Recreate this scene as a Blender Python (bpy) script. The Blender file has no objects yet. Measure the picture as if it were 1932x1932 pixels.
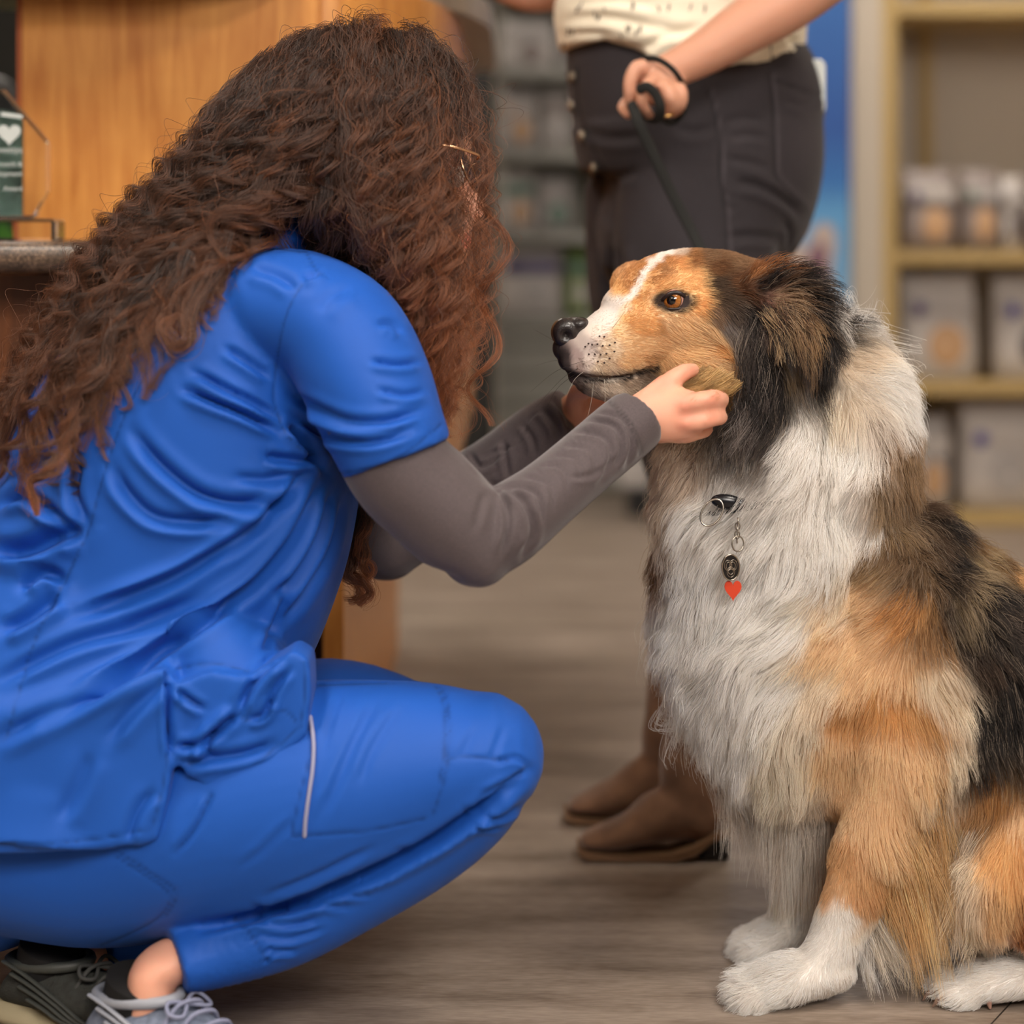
import bpy, math, random
import numpy as np
from mathutils.kdtree import KDTree
random.seed(7); rng = np.random.default_rng(7)
COL = bpy.context.scene.collection
F, H, HY = 4070.0, 0.778, 450.0          # focal length in px, lens height, horizon row
def P(px, py, Y): return np.array(((px-966.0)*Y/F, Y, H+(HY-py)*Y/F))
def PX(v):                                # measuring inverse of P, used while modelling
    return np.stack((966+v[:,0]*F/v[:,1], HY-(v[:,2]-H)*F/v[:,1]), 1)
def srgb(r, g, b):
    return tuple((c/255/12.92 if c/255 <= .04045 else ((c/255+.055)/1.055)**2.4) for c in (r, g, b))
# ---------------------------------------------------------------- noise
def vnoise(p, seed=0):
    p = np.asarray(p, float); i = np.floor(p).astype(np.int64); f = p-i; f = f*f*(3-2*f)
    def h(a, b, c):
        n = (a*73856093) ^ (b*19349663) ^ (c*83492791) ^ (seed*2654435)
        n = (n ^ (n >> 13))*1274126177 & 0xffffffff
        n = (n ^ (n >> 16)) & 0xffffff
        return n/float(0xffffff)
    r = 0
    for dx in (0, 1):
        for dy in (0, 1):
            for dz in (0, 1):
                w = (f[:,0] if dx else 1-f[:,0])*(f[:,1] if dy else 1-f[:,1])*(f[:,2] if dz else 1-f[:,2])
                r = r+w*h(i[:,0]+dx, i[:,1]+dy, i[:,2]+dz)
    return r*2-1
def fbm(p, seed=0, o=3):
    r = 0; a = 1
    for k in range(o): r = r+a*vnoise(p*(2**k), seed+k); a *= .5
    return r
# ---------------------------------------------------------------- objects
def tag(o, label=None, cat=None, group=None, kind=None):
    if label: o['label'] = label
    if cat: o['category'] = cat
    if group: o['group'] = group
    if kind: o['kind'] = kind
    return o
def empty(name, loc, label, cat, group=None):
    o = bpy.data.objects.new(name, None); COL.objects.link(o); o.location = loc; o.empty_display_size = .05
    return tag(o, label, cat, group)
def link(name, me, mat, parent=None, smooth=True):
    o = bpy.data.objects.new(name, me); COL.objects.link(o)
    if mat is not None:
        for m in (mat if isinstance(mat, (list, tuple)) else [mat]): me.materials.append(m)
    if smooth: me.polygons.foreach_set('use_smooth', [True]*len(me.polygons))
    if parent is not None:
        o.parent = parent
        o.location = -np.array(world_loc(parent))
    return o
def world_loc(o):
    l = np.array(o.location)
    while o.parent: o = o.parent; l = l+np.array(o.location)
    return l
def mk(name, V, Fc):
    me = bpy.data.meshes.new(name)
    me.from_pydata([tuple(map(float, v)) for v in V], [], [tuple(int(i) for i in f) for f in Fc]); me.update()
    return me
def merge(parts):
    V = []; Fc = []; n = 0
    for v, f in parts:
        V.extend(list(map(tuple, v))); Fc.extend([tuple(i+n for i in q) for q in f]); n += len(v)
    return V, Fc
def solid(name, parts, mat, parent=None, smooth=True, split=None):
    if isinstance(parts, tuple): parts = [parts]
    o = link(name, mk(name, *merge(parts)), mat, parent, smooth)
    if smooth and split:
        try: o.data.set_sharp_from_angle(angle=math.radians(split))
        except Exception: pass
    return o
def bevel(o, w=.004, n=2):
    m = o.modifiers.new('bevel', 'BEVEL'); m.width = w; m.segments = n; m.limit_method = 'ANGLE'
    return o
# ---------------------------------------------------------------- shapes: all return (verts, faces)
def box(x0, x1, y0, y1, z0, z1):
    v = [(x, y, z) for x in (x0, x1) for y in (y0, y1) for z in (z0, z1)]
    return v, [(0,1,3,2), (4,6,7,5), (0,4,5,1), (2,3,7,6), (0,2,6,4), (1,5,7,3)]
def ellipsoid(c, r, R=None, nu=20, nv=12):
    v = [(0, 0, 1)]+[(math.sin(math.pi*j/nv)*math.cos(2*math.pi*i/nu), math.sin(math.pi*j/nv)*math.sin(2*math.pi*i/nu), math.cos(math.pi*j/nv)) for j in range(1, nv) for i in range(nu)]+[(0, 0, -1)]
    f = [(0, 1+i, 1+(i+1) % nu) for i in range(nu)]
    for j in range(nv-2):
        for i in range(nu): a = 1+j*nu; f.append((a+i, a+nu+i, a+nu+(i+1) % nu, a+(i+1) % nu))
    a = 1+(nv-2)*nu; f += [(a+nu, a+(i+1) % nu, a+i) for i in range(nu)]
    f = [tuple(q) for q in f]
    v = np.array(v)*np.array(r)
    if R is not None: v = v@np.array(R).T
    return v+np.array(c), f
def rotY(a):
    c, s = math.cos(a), math.sin(a); return np.array(((c,0,s),(0,1,0),(-s,0,c)))
def rotZ(a):
    c, s = math.cos(a), math.sin(a); return np.array(((c,-s,0),(s,c,0),(0,0,1)))
def cr(pts, n):                            # Catmull-Rom resample of rows
    pts = np.asarray(pts, float); k = len(pts); out = []
    t = np.linspace(0, k-1, n)
    for u in t:
        i = min(int(u), k-2); f = u-i
        p0 = pts[max(i-1, 0)]; p1 = pts[i]; p2 = pts[i+1]; p3 = pts[min(i+2, k-1)]
        out.append(.5*((2*p1)+(-p0+p2)*f+(2*p0-5*p1+4*p2-p3)*f*f+(-p0+3*p1-3*p2+p3)*f**3))
    return np.array(out)
def rings(C, U, W, ru, rw, nseg, cap=True, p=1.0):
    n = len(C); a = np.linspace(0, 2*np.pi, nseg, endpoint=False); ca_ = np.sign(np.cos(a))*abs(np.cos(a))**p; sa_ = np.sign(np.sin(a))*abs(np.sin(a))**p
    V = (C[:,None]+U[:,None]*(ru[:,None]*ca_)[...,None]+W[:,None]*(rw[:,None]*sa_)[...,None]).reshape(-1, 3)
    Fc = [(i*nseg+j, i*nseg+(j+1) % nseg, (i+1)*nseg+(j+1) % nseg, (i+1)*nseg+j) for i in range(n-1) for j in range(nseg)]
    if cap: Fc += [tuple(range(nseg))[::-1], tuple((n-1)*nseg+j for j in range(nseg))]
    return V, Fc
def roundcap(C, ru, rw, T, k=(1, 1)):
    C = list(C); ru = list(ru); rw = list(rw); T = list(T)
    a, b = [], []
    for s in (.4, .75, .93, .995):
        q = math.sqrt(1-s*s)
        if k[0]: a.append((C[0]-T[0]*s*min(ru[0], rw[0])*k[0], ru[0]*q, rw[0]*q, T[0]))
        if k[1]: b.append((C[-1]+T[-1]*s*min(ru[-1], rw[-1])*k[1], ru[-1]*q, rw[-1]*q, T[-1]))
    A = a[::-1]+list(zip(C, ru, rw, T))+b
    return tuple(np.array([r[i] for r in A]) for i in range(4))
def loft(secs, nseg=28, sub=5, cap=(1, 1), p=1.0):
    """secs: (px, py, half width px, half depth m, Y); the width lies in the XZ plane, the depth along Y."""
    S = np.array([(*P(a, b, Y), hw*Y/F, hd) for a, b, hw, hd, Y in secs])
    S = cr(S, (len(S)-1)*sub+1); C = S[:,:3]; T = np.gradient(C, axis=0); T /= np.linalg.norm(T, axis=1)[:,None]
    C, ru, rw, T = roundcap(C, S[:,3], S[:,4], T, cap)
    U = np.cross(T, (0, 1, 0)); U /= np.linalg.norm(U, axis=1)[:,None]; W = np.cross(U, T)
    return rings(C, U, W, ru, rw, nseg, p=p)
def tube(pts, r, nseg=10, sub=4, flat=1.0, cap=True, closed=False, up=(0, 0, 1)):
    pts = np.asarray(pts, float); r = np.full(len(pts), r) if np.isscalar(r) else np.asarray(r, float)
    if closed: S = np.column_stack((pts, r))
    else: S = cr(np.column_stack((pts, r)), (len(pts)-1)*sub+1) if sub > 1 else np.column_stack((pts, r))
    C = S[:,:3]; T = (np.roll(C, -1, 0)-np.roll(C, 1, 0)) if closed else np.gradient(C, axis=0)
    T /= np.linalg.norm(T, axis=1)[:,None]+1e-12; rr = S[:,3]
    if cap and not closed: C, rr, _, T = roundcap(C, rr, rr, T)
    U = np.zeros_like(C); u = np.cross(T[0], up)
    if np.linalg.norm(u) < 1e-3: u = np.cross(T[0], (1, 0, 0))
    for i in range(len(C)):
        u = u-T[i]*np.dot(u, T[i]); u /= np.linalg.norm(u); U[i] = u
    W = np.cross(T, U)
    if closed:
        n = len(C); V, Fc = rings(C, U, W, rr, rr*flat, nseg, False)
        Fc += [((n-1)*nseg+j, (n-1)*nseg+(j+1) % nseg, (j+1) % nseg, j) for j in range(nseg)]
        return V, Fc
    return rings(C, U, W, rr, rr*flat, nseg)
def tubeP(pts, **k):                       # pts: (px, py, Y, r_px)
    return tube([P(a, b, Y) for a, b, Y, r in pts], [r*Y/F for a, b, Y, r in pts], **k)
def torus(c, R, r, U, W, n=24, m=8):
    a = np.linspace(0, 2*np.pi, n, endpoint=False); U = np.array(U, float); W = np.array(W, float)
    return tube(np.array(c)+np.outer(np.cos(a), U)*R+np.outer(np.sin(a), W)*R, r, nseg=m, closed=True)
def prism(poly, y0, y1):                   # poly of (x, z)
    n = len(poly); v = [(x, y0, z) for x, z in poly]+[(x, y1, z) for x, z in poly]
    return v, [tuple(range(n)), tuple(range(2*n-1, n-1, -1))]+[(i, i+n, (i+1) % n+n, (i+1) % n) for i in range(n)]
def vprism(poly, z0, z1):                  # poly of (x, y)
    n = len(poly); v = [(x, y, z0) for x, y in poly]+[(x, y, z1) for x, y in poly]
    return v, [tuple(range(n))[::-1], tuple(range(n, 2*n))]+[(i, (i+1) % n, (i+1) % n+n, i+n) for i in range(n)]
# ---------------------------------------------------------------- fused skin: parts grown together into one surface
class Skin:
    def __init__(s, parts, vox, iters=3, mask=None):
        me = mk('tmp', *merge(parts)); o = bpy.data.objects.new('tmp', me); COL.objects.link(o)
        m = o.modifiers.new('r', 'REMESH'); m.mode = 'VOXEL'; m.voxel_size = vox
        dg = bpy.context.evaluated_depsgraph_get(); ev = o.evaluated_get(dg)
        s.me = bpy.data.meshes.new_from_object(ev); bpy.data.objects.remove(o); bpy.data.meshes.remove(me)
        n = len(s.me.vertices); s.v = np.empty(n*3, np.float32); s.me.vertices.foreach_get('co', s.v); s.v = s.v.reshape(-1, 3).astype(float)
        e = np.empty(len(s.me.edges)*2, np.int32); s.me.edges.foreach_get('vertices', e); s.e = e.reshape(-1, 2)
        s.deg = np.bincount(s.e.ravel(), minlength=n).astype(float)[:,None]+1e-9
        s.smooth(iters, mask)
    def lap(s, X):
        n = len(X); out = np.empty_like(X)
        for k in range(X.shape[1]):
            out[:,k] = np.bincount(s.e[:,0], X[s.e[:,1],k], n)+np.bincount(s.e[:,1], X[s.e[:,0],k], n)
        return out/s.deg
    def smooth(s, it, mask=None):
        w = 1 if mask is None else mask(s.v)[:,None]
        for _ in range(it): s.v += (s.lap(s.v)-s.v)*.6*w
    def normals(s):
        s.me.vertices.foreach_set('co', s.v.astype(np.float32).ravel()); s.me.update()
        n = np.empty(len(s.v)*3, np.float32); s.me.vertex_normals.foreach_get('vector', n)
        return n.reshape(-1, 3).astype(float)
    def color(s, c, name='Col'):
        a = s.me.color_attributes.get(name) or s.me.color_attributes.new(name, 'FLOAT_COLOR', 'POINT')
        a.data.foreach_set('color', np.column_stack((c, np.ones(len(c)))).astype(np.float32).ravel())
    def make(s, name, mat, parent=None):
        s.me.vertices.foreach_set('co', s.v.astype(np.float32).ravel()); s.me.name = name; s.me.update()
        return link(name, s.me, mat, parent)
def linedist(q, poly):
    """signed distance and 0..1 position along a polyline, q in px"""
    poly = np.asarray(poly, float); seg = np.diff(poly, axis=0); L = np.linalg.norm(seg, axis=1); acc = np.concatenate(([0], np.cumsum(L)))
    best = np.full(len(q), 1e9); sg = np.zeros(len(q)); tt = np.zeros(len(q))
    for i in range(len(seg)):
        d = q-poly[i]; t = np.clip((d@seg[i])/(L[i]**2), 0, 1); r = d-t[:,None]*seg[i]; dd = np.linalg.norm(r, axis=1)
        m = dd < best; best[m] = dd[m]; sg[m] = np.sign(seg[i][0]*r[m,1]-seg[i][1]*r[m,0]); tt[m] = (acc[i]+t[m]*L[i])/acc[-1]
    return best, sg, tt
def folds(s, F_, front=-.05, amp=1.0):
    """F_: (points px, width px, depth m[, ridge])  pushes real valleys and ridges into a cloth surface"""
    N = s.normals(); q = PX(s.v); D = np.zeros(len(q)); fr = N[:,1] < front
    fade = np.clip((-N[:,1]-abs(front)*0)/.35, 0, 1)
    for f in F_:
        pts, w, d = f[0], f[1], f[2]; rg = f[3] if len(f) > 3 else .7
        pp = cr(np.array(pts, float), max(len(pts)*4, 6)) if len(pts) > 2 else np.array(pts, float)
        lo = pp.min(0)-w*4; hi = pp.max(0)+w*4
        m = fr & (q[:,0] > lo[0]) & (q[:,0] < hi[0]) & (q[:,1] > lo[1]) & (q[:,1] < hi[1])
        if not m.any(): continue
        dist, sg, t = linedist(q[m], pp); tap = np.clip(np.minimum(t, 1-t)*5+.12, 0, 1)
        x = dist*sg/w
        D[m] += d*tap*(-np.exp(-x*x)+rg*np.exp(-((x-1.9)/1.2)**2)+.35*rg*np.exp(-((x+2.1)/1.3)**2))
    s.v += N*(D*fade*amp)[:,None]
def seams(s, lines, w=3.0, d=.0012, front=-.02):
    N = s.normals(); q = PX(s.v); M = np.zeros(len(q)); fr = N[:,1] < front
    for L in lines:
        pp = cr(np.array(L, float), max(len(L)*5, 6)) if len(L) > 2 else np.array(L, float)
        lo = pp.min(0)-w*4; hi = pp.max(0)+w*4
        m = fr & (q[:,0] > lo[0]) & (q[:,0] < hi[0]) & (q[:,1] > lo[1]) & (q[:,1] < hi[1])
        if not m.any(): continue
        dist, sg, t = linedist(q[m], pp); M[m] = np.maximum(M[m], np.exp(-(dist/w)**2))
    s.v -= N*(M*d)[:,None]
    return M
# ---------------------------------------------------------------- hair strands
def strands(name, pts, rad, col, mat, parent, tip=.25):
    """pts (n,k,3), rad (n,), col (n,3) or (n,k,3)"""
    n, k, _ = pts.shape; hc = bpy.data.hair_curves.new(name); hc.add_curves([k]*n)
    hc.attributes['position'].data.foreach_set('vector', pts.astype(np.float32).ravel())
    pr = (1-(1-tip)*np.linspace(0, 1, k)**1.5)[None]*np.asarray(rad)[:,None]
    a = hc.attributes.get('radius') or hc.attributes.new('radius', 'FLOAT', 'POINT'); a.data.foreach_set('value', pr.astype(np.float32).ravel())
    if col.ndim == 2: col = np.repeat(col[:,None], k, 1)
    a = hc.attributes.new('Col', 'FLOAT_COLOR', 'POINT'); a.data.foreach_set('color', np.concatenate((col, np.ones((n, k, 1))), 2).astype(np.float32).ravel())
    o = bpy.data.objects.new(name, hc); COL.objects.link(o); hc.materials.append(mat)
    if parent is not None: o.parent = parent; o.location = -world_loc(parent)
    return o
def resample(g, k):
    return cr(g, k)
# ---------------------------------------------------------------- materials
def nt(name):
    m = bpy.data.materials.new(name); m.use_nodes = True; t = m.node_tree; b = t.nodes['Principled BSDF']
    return m, t, b
def mat(name, c, rough=.6, metal=0, c2=None, scale=20, bump=0, bscale=200, sheen=0, attr=None, trans=0, emit=None, es=0, stretch=None, coat=0, spec=.5, sss=0, detail=4, ior=1.45):
    m, t, b = nt(name); N = t.nodes; L = t.links
    b.inputs['Roughness'].default_value = rough; b.inputs['Metallic'].default_value = metal
    b.inputs['Base Color'].default_value = (*c, 1); b.inputs['Specular IOR Level'].default_value = spec; b.inputs['IOR'].default_value = ior
    b.inputs['Coat Weight'].default_value = coat; b.inputs['Transmission Weight'].default_value = trans
    if sheen: b.inputs['Sheen Weight'].default_value = sheen; b.inputs['Sheen Roughness'].default_value = .4
    if sss:
        b.inputs['Subsurface Weight'].default_value = sss; b.inputs['Subsurface Radius'].default_value = (1, .35, .2); b.inputs['Subsurface Scale'].default_value = .006
    if emit: b.inputs['Emission Color'].default_value = (*emit, 1); b.inputs['Emission Strength'].default_value = es
    tc = N.new('ShaderNodeTexCoord'); src = tc.outputs['Object']
    if stretch:
        mp = N.new('ShaderNodeMapping'); mp.inputs['Scale'].default_value = stretch; L.new(src, mp.inputs[0]); src = mp.outputs[0]
    col = None
    if c2:
        n = N.new('ShaderNodeTexNoise'); n.inputs['Scale'].default_value = scale; n.inputs['Detail'].default_value = detail; L.new(src, n.inputs['Vector'])
        r = N.new('ShaderNodeValToRGB'); r.color_ramp.elements[0].position = .35; r.color_ramp.elements[1].position = .65
        r.color_ramp.elements[0].color = (*c, 1); r.color_ramp.elements[1].color = (*c2, 1)
        L.new(n.outputs[0], r.inputs[0]); col = r.outputs[0]
    if attr:
        a = N.new('ShaderNodeAttribute'); a.attribute_name = 'Col'
        if attr == 'mul' and True:
            mx = N.new('ShaderNodeMix'); mx.data_type = 'RGBA'; mx.blend_type = 'MULTIPLY'; mx.inputs[0].default_value = 1
            if col: L.new(col, mx.inputs[6])
            else: mx.inputs[6].default_value = (*c, 1)
            L.new(a.outputs['Color'], mx.inputs[7]); col = mx.outputs[2]
        else: col = a.outputs['Color']
    if col: L.new(col, b.inputs['Base Color'])
    if bump:
        n = N.new('ShaderNodeTexNoise'); n.inputs['Scale'].default_value = bscale; n.inputs['Detail'].default_value = 3; L.new(src, n.inputs['Vector'])
        bp = N.new('ShaderNodeBump'); bp.inputs['Strength'].default_value = bump; bp.inputs['Distance'].default_value = .002
        L.new(n.outputs[0], bp.inputs['Height']); L.new(bp.outputs[0], b.inputs['Normal'])
    return m
def hairmat(name, rough=.35, trans=.35, gloss=.12):
    m = bpy.data.materials.new(name); m.use_nodes = True; t = m.node_tree; N = t.nodes; L = t.links; N.clear()
    out = N.new('ShaderNodeOutputMaterial'); a = N.new('ShaderNodeAttribute'); a.attribute_name = 'Col'
    d = N.new('ShaderNodeBsdfDiffuse'); tr = N.new('ShaderNodeBsdfTranslucent'); g = N.new('ShaderNodeBsdfHair'); g.component = 'Reflection'
    g.inputs['RoughnessU'].default_value = rough; g.inputs['RoughnessV'].default_value = 1
    m1 = N.new('ShaderNodeMixShader'); m1.inputs[0].default_value = trans; m2 = N.new('ShaderNodeMixShader'); m2.inputs[0].default_value = gloss
    L.new(a.outputs['Color'], d.inputs[0]); L.new(a.outputs['Color'], tr.inputs[0])
    mx = N.new('ShaderNodeMix'); mx.data_type = 'RGBA'; mx.inputs[0].default_value = .3; mx.inputs[7].default_value = (1, 1, 1, 1)
    L.new(a.outputs['Color'], mx.inputs[6]); L.new(mx.outputs[2], g.inputs['Color'])
    L.new(d.outputs[0], m1.inputs[1]); L.new(tr.outputs[0], m1.inputs[2]); L.new(m1.outputs[0], m2.inputs[1]); L.new(g.outputs[0], m2.inputs[2])
    L.new(m2.outputs[0], out.inputs[0])
    return m
# ================================================================ camera, light
cam = bpy.data.cameras.new('camera'); co = bpy.data.objects.new('camera', cam); COL.objects.link(co)
co.location = (0, 0, H); co.rotation_euler = (math.pi/2, 0, 0)
cam.sensor_width = 36; cam.sensor_fit = 'HORIZONTAL'; cam.lens = 36*F/1932; cam.shift_y = -(966-HY)/1932
cam.dof.use_dof = True; cam.dof.focus_distance = 2.19; cam.dof.aperture_fstop = 2.3; cam.clip_start = .05
sc = bpy.context.scene; sc.camera = co
sc.view_settings.view_transform = 'Standard'; sc.view_settings.look = 'None'; sc.view_settings.gamma = 1; sc.view_settings.exposure = 0.36
try: sc.view_settings.use_curve_mapping = False
except Exception: pass
sc.cycles.max_bounces = 8; sc.cycles.transparent_max_bounces = 8
w = bpy.data.worlds.new('world'); sc.world = w; w.use_nodes = True
w.node_tree.nodes['Background'].inputs[0].default_value = (*srgb(232, 228, 224), 1); w.node_tree.nodes['Background'].inputs[1].default_value = .09
def area(name, loc, rot, sx, sy, power, col):
    l = bpy.data.lights.new(name, 'AREA'); l.shape = 'RECTANGLE'; l.size = sx; l.size_y = sy; l.energy = power; l.color = col
    o = bpy.data.objects.new(name, l); COL.objects.link(o); o.location = loc; o.rotation_euler = rot; return o
area('key_light', (.9, -1.0, 2.45), (math.radians(50), 0, math.radians(16)), 1.6, 1.2, 86, srgb(255, 246, 238))  # added key lamp above the viewer, out of view; no window stands here
# ================================================================ room shell
M = {}
M['paint'] = mat('warm_wall_paint', srgb(186, 176, 163), .8)
M['ceil'] = mat('ceiling_paint', srgb(225, 222, 216), .9)
def floor_mat():
    m, t, b = nt('grey_vinyl_plank'); N = t.nodes; L = t.links
    tc = N.new('ShaderNodeTexCoord'); mp = N.new('ShaderNodeMapping'); mp.inputs['Rotation'].default_value = (0, 0, math.radians(0)); L.new(tc.outputs['Object'], mp.inputs[0])
    ms = N.new('ShaderNodeMapping'); ms.inputs['Scale'].default_value = (1, 5, 1); L.new(mp.outputs[0], ms.inputs[0])
    n1 = N.new('ShaderNodeTexNoise'); n1.inputs['Scale'].default_value = 3.2; n1.inputs['Detail'].default_value = 8; n1.inputs['Roughness'].default_value = .62; L.new(ms.outputs[0], n1.inputs['Vector'])
    n2 = N.new('ShaderNodeTexNoise'); n2.inputs['Scale'].default_value = 45; n2.inputs['Detail'].default_value = 5; L.new(ms.outputs[0], n2.inputs['Vector'])
    mm = N.new('ShaderNodeMath'); mm.operation = 'MULTIPLY_ADD'; mm.inputs[1].default_value = .45; L.new(n2.outputs[0], mm.inputs[0]); L.new(n1.outputs[0], mm.inputs[2])
    r = N.new('ShaderNodeValToRGB'); e = r.color_ramp.elements; e[0].position = .5; e[1].position = .95
    e[0].color = (*srgb(102, 87, 74), 1); e[1].color = (*srgb(168, 153, 140), 1); L.new(mm.outputs[0], r.inputs[0])
    br = N.new('ShaderNodeTexBrick'); br.inputs['Scale'].default_value = 1; br.inputs['Brick Width'].default_value = 3.6; br.inputs['Row Height'].default_value = 1.8
    br.inputs['Mortar Size'].default_value = .0009; br.inputs['Mortar Smooth'].default_value = 0; br.offset = .5
    mb = N.new('ShaderNodeMapping'); mb.inputs['Rotation'].default_value = (0, 0, math.radians(-60.8)); mb.inputs['Location'].default_value = (1.35, -.628, 0); L.new(tc.outputs['Object'], mb.inputs[0]); L.new(mb.outputs[0], br.inputs['Vector'])
    mx = N.new('ShaderNodeMix'); mx.data_type = 'RGBA'; mx.inputs[7].default_value = (*srgb(45, 38, 33), 1)
    L.new(br.outputs['Fac'], mx.inputs[0]); L.new(r.outputs[0], mx.inputs[6]); L.new(mx.outputs[2], b.inputs['Base Color'])
    b.inputs['Roughness'].default_value = .42; b.inputs['Specular IOR Level'].default_value = .35
    bp = N.new('ShaderNodeBump'); bp.inputs['Strength'].default_value = .12; bp.inputs['Distance'].default_value = .002; L.new(n2.outputs[0], bp.inputs['Height']); L.new(bp.outputs[0], b.inputs['Normal'])
    return m
FLOOR_OFF = (0, 0, 0); HAIRK = 1.0; FURK = 1.0
tag(solid('floor', box(-3.2, 3.2, -2.5, 7.6, -.1, 0), floor_mat(), smooth=False), kind='structure')
tag(solid('wall_back', box(-3.2, 3.2, 7.6, 7.7, 0, 2.7), M['paint'], smooth=False), kind='structure')
tag(solid('wall_left', box(-3.3, -3.2, -2.5, 7.7, 0, 2.7), M['paint'], smooth=False), kind='structure')
tag(solid('wall_right', box(3.2, 3.3, -2.5, 7.7, 0, 2.7), M['paint'], smooth=False), kind='structure')
tag(solid('ceiling', box(-3.3, 3.3, -2.5, 7.7, 2.7, 2.8), M['ceil'], smooth=False), kind='structure')
M['lamp'] = mat('lit_diffuser', (1, 1, 1), .5, emit=srgb(255, 244, 230), es=28)
M['metalw'] = mat('white_metal', srgb(225, 225, 222), .4)
# ================================================================ wood, stone
def wood(name, a, b_, rough=.4, sc=(9, 9, .8), coat=.2, nz=2.2, blotch=True):
    m, t, b = nt(name); N = t.nodes; L = t.links
    tc = N.new('ShaderNodeTexCoord'); mp = N.new('ShaderNodeMapping'); mp.inputs['Scale'].default_value = sc; L.new(tc.outputs['Object'], mp.inputs[0])
    n = N.new('ShaderNodeTexNoise'); n.inputs['Scale'].default_value = nz; n.inputs['Detail'].default_value = 7; n.inputs['Roughness'].default_value = .6; n.inputs['Distortion'].default_value = .8; L.new(mp.outputs[0], n.inputs['Vector'])
    n2 = N.new('ShaderNodeTexNoise'); n2.inputs['Scale'].default_value = 9; n2.inputs['Detail'].default_value = 3; L.new(tc.outputs['Object'], n2.inputs['Vector'])
    mm = N.new('ShaderNodeMath'); mm.operation = 'MULTIPLY_ADD'; mm.inputs[1].default_value = .5 if blotch else .1; L.new(n2.outputs[0], mm.inputs[0]); L.new(n.outputs[0], mm.inputs[2])
    r = N.new('ShaderNodeValToRGB'); e = r.color_ramp.elements; e[0].position = .52; e[1].position = .98; e[0].color = (*a, 1); e[1].color = (*b_, 1); L.new(mm.outputs[0], r.inputs[0])
    L.new(r.outputs[0], b.inputs['Base Color']); b.inputs['Roughness'].default_value = rough; b.inputs['Coat Weight'].default_value = coat; b.inputs['Coat Roughness'].default_value = .3
    return m
M['maple'] = wood('honey_maple_veneer', srgb(168, 100, 34), srgb(214, 150, 74), sc=(22, 22, 1.7), blotch=True)
M['maple_edge'] = wood('red_brown_edge_band', srgb(135, 62, 18), srgb(165, 84, 32))
M['oak'] = wood('dark_oak_veneer', srgb(92, 50, 22), srgb(150, 88, 44), sc=(14, 14, .9), blotch=False)
def granite():
    m, t, b = nt('speckled_brown_laminate'); N = t.nodes; L = t.links; tc = N.new('ShaderNodeTexCoord')
    n = N.new('ShaderNodeTexNoise'); n.inputs['Scale'].default_value = 520; n.inputs['Detail'].default_value = 2; L.new(tc.outputs['Object'], n.inputs['Vector'])
    n2 = N.new('ShaderNodeTexNoise'); n2.inputs['Scale'].default_value = 60; n2.inputs['Detail'].default_value = 4; L.new(tc.outputs['Object'], n2.inputs['Vector'])
    mm = N.new('ShaderNodeMath'); mm.operation = 'MULTIPLY_ADD'; mm.inputs[1].default_value = .3; L.new(n2.outputs[0], mm.inputs[0]); L.new(n.outputs[0], mm.inputs[2])
    r = N.new('ShaderNodeValToRGB'); e = r.color_ramp.elements; e[0].position = .55; e[0].color = (*srgb(52, 42, 36), 1); e[1].position = .82; e[1].color = (*srgb(138, 112, 90), 1)
    k = e.new(.68); k.color = (*srgb(84, 68, 57), 1); L.new(mm.outputs[0], r.inputs[0]); L.new(r.outputs[0], b.inputs['Base Color']); b.inputs['Roughness'].default_value = .38
    return m
M['granite'] = granite()
# ---------------- reception counter
cn = empty('reception_counter', (-.9, 3.0, 0), 'honey maple reception counter with tall curved front behind the crouching person', 'reception counter')
xl = P(42, 0, 2.75)[0]
solid('front_panel', box(xl, -.245, 2.75, 2.775, .776, 1.105), M['maple'], cn, smooth=False)
tag(solid('edge_band', box(xl-.007, xl-.0005, 2.75, 2.79, .776, 1.105), M['maple_edge'], cn, smooth=False), 'red-brown vertical edge strip')
def arcplan(cx, cy, rx, ry, a0, a1, n): return [(cx+rx*math.cos(a), cy+ry*math.sin(a)) for a in np.linspace(math.radians(a0), math.radians(a1), n)]
outer = [(-.2425, 2.75)]+arcplan(-.2425, 3.3, .165, .548, -86, 0, 26)+[(-.0775, 4.2)]
inner = [(x-.02, y+.012) for x, y in outer][::-1]
ce = vprism(outer+inner, .45, 1.105); solid('curved_panel', ce, M['maple'], cn, smooth=False)
solid('apron', vprism([(-.27, 2.78)]+[(x-.022, y+.014) for x, y in outer[1:]]+[(-.27, 4.2)], .45, .47), M['oak'], cn, smooth=False)
solid('base_panel', box(-1.6, P(645, 0, 2.8)[0], 2.8, 2.83, 0, .735), M['oak'], cn, smooth=False)
tag(solid('end_panel', box(P(612, 0, 2.795)[0], P(645, 0, 2.795)[0]+.004, 2.775, 4.1, 0, .45), M['maple'], cn, smooth=False), 'honey maple leg panel at the counter end')
solid('modesty_panel', box(-1.6, P(420, 0, 2.56)[0], 2.56, 2.585, 0, .735), M['oak'], cn, smooth=False)
edge = [(-1.6, 2.62), (-.5, 2.62), (-.4, 2.64), (-.29, 2.72), (-.2, 2.85), (-.14, 2.97), (-.085, 3.1), (-.05, 3.25), (-.032, 3.45), (-.03, 4.25), (-.5, 4.25), (-.6, 3.1), (-1.6, 3.05)]
e2 = cr(np.array(edge[:10]), 46)
bevel(tag(solid('transaction_top', vprism([tuple(p) for p in e2]+edge[10:], 1.106, 1.146), mat('grey_beige_stone_top', srgb(150, 138, 124), .35, c2=srgb(176, 166, 152), scale=60), smooth=False), 'grey-beige curved transaction top overhanging the tall maple counter front', 'countertop'), .008, 3)
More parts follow.
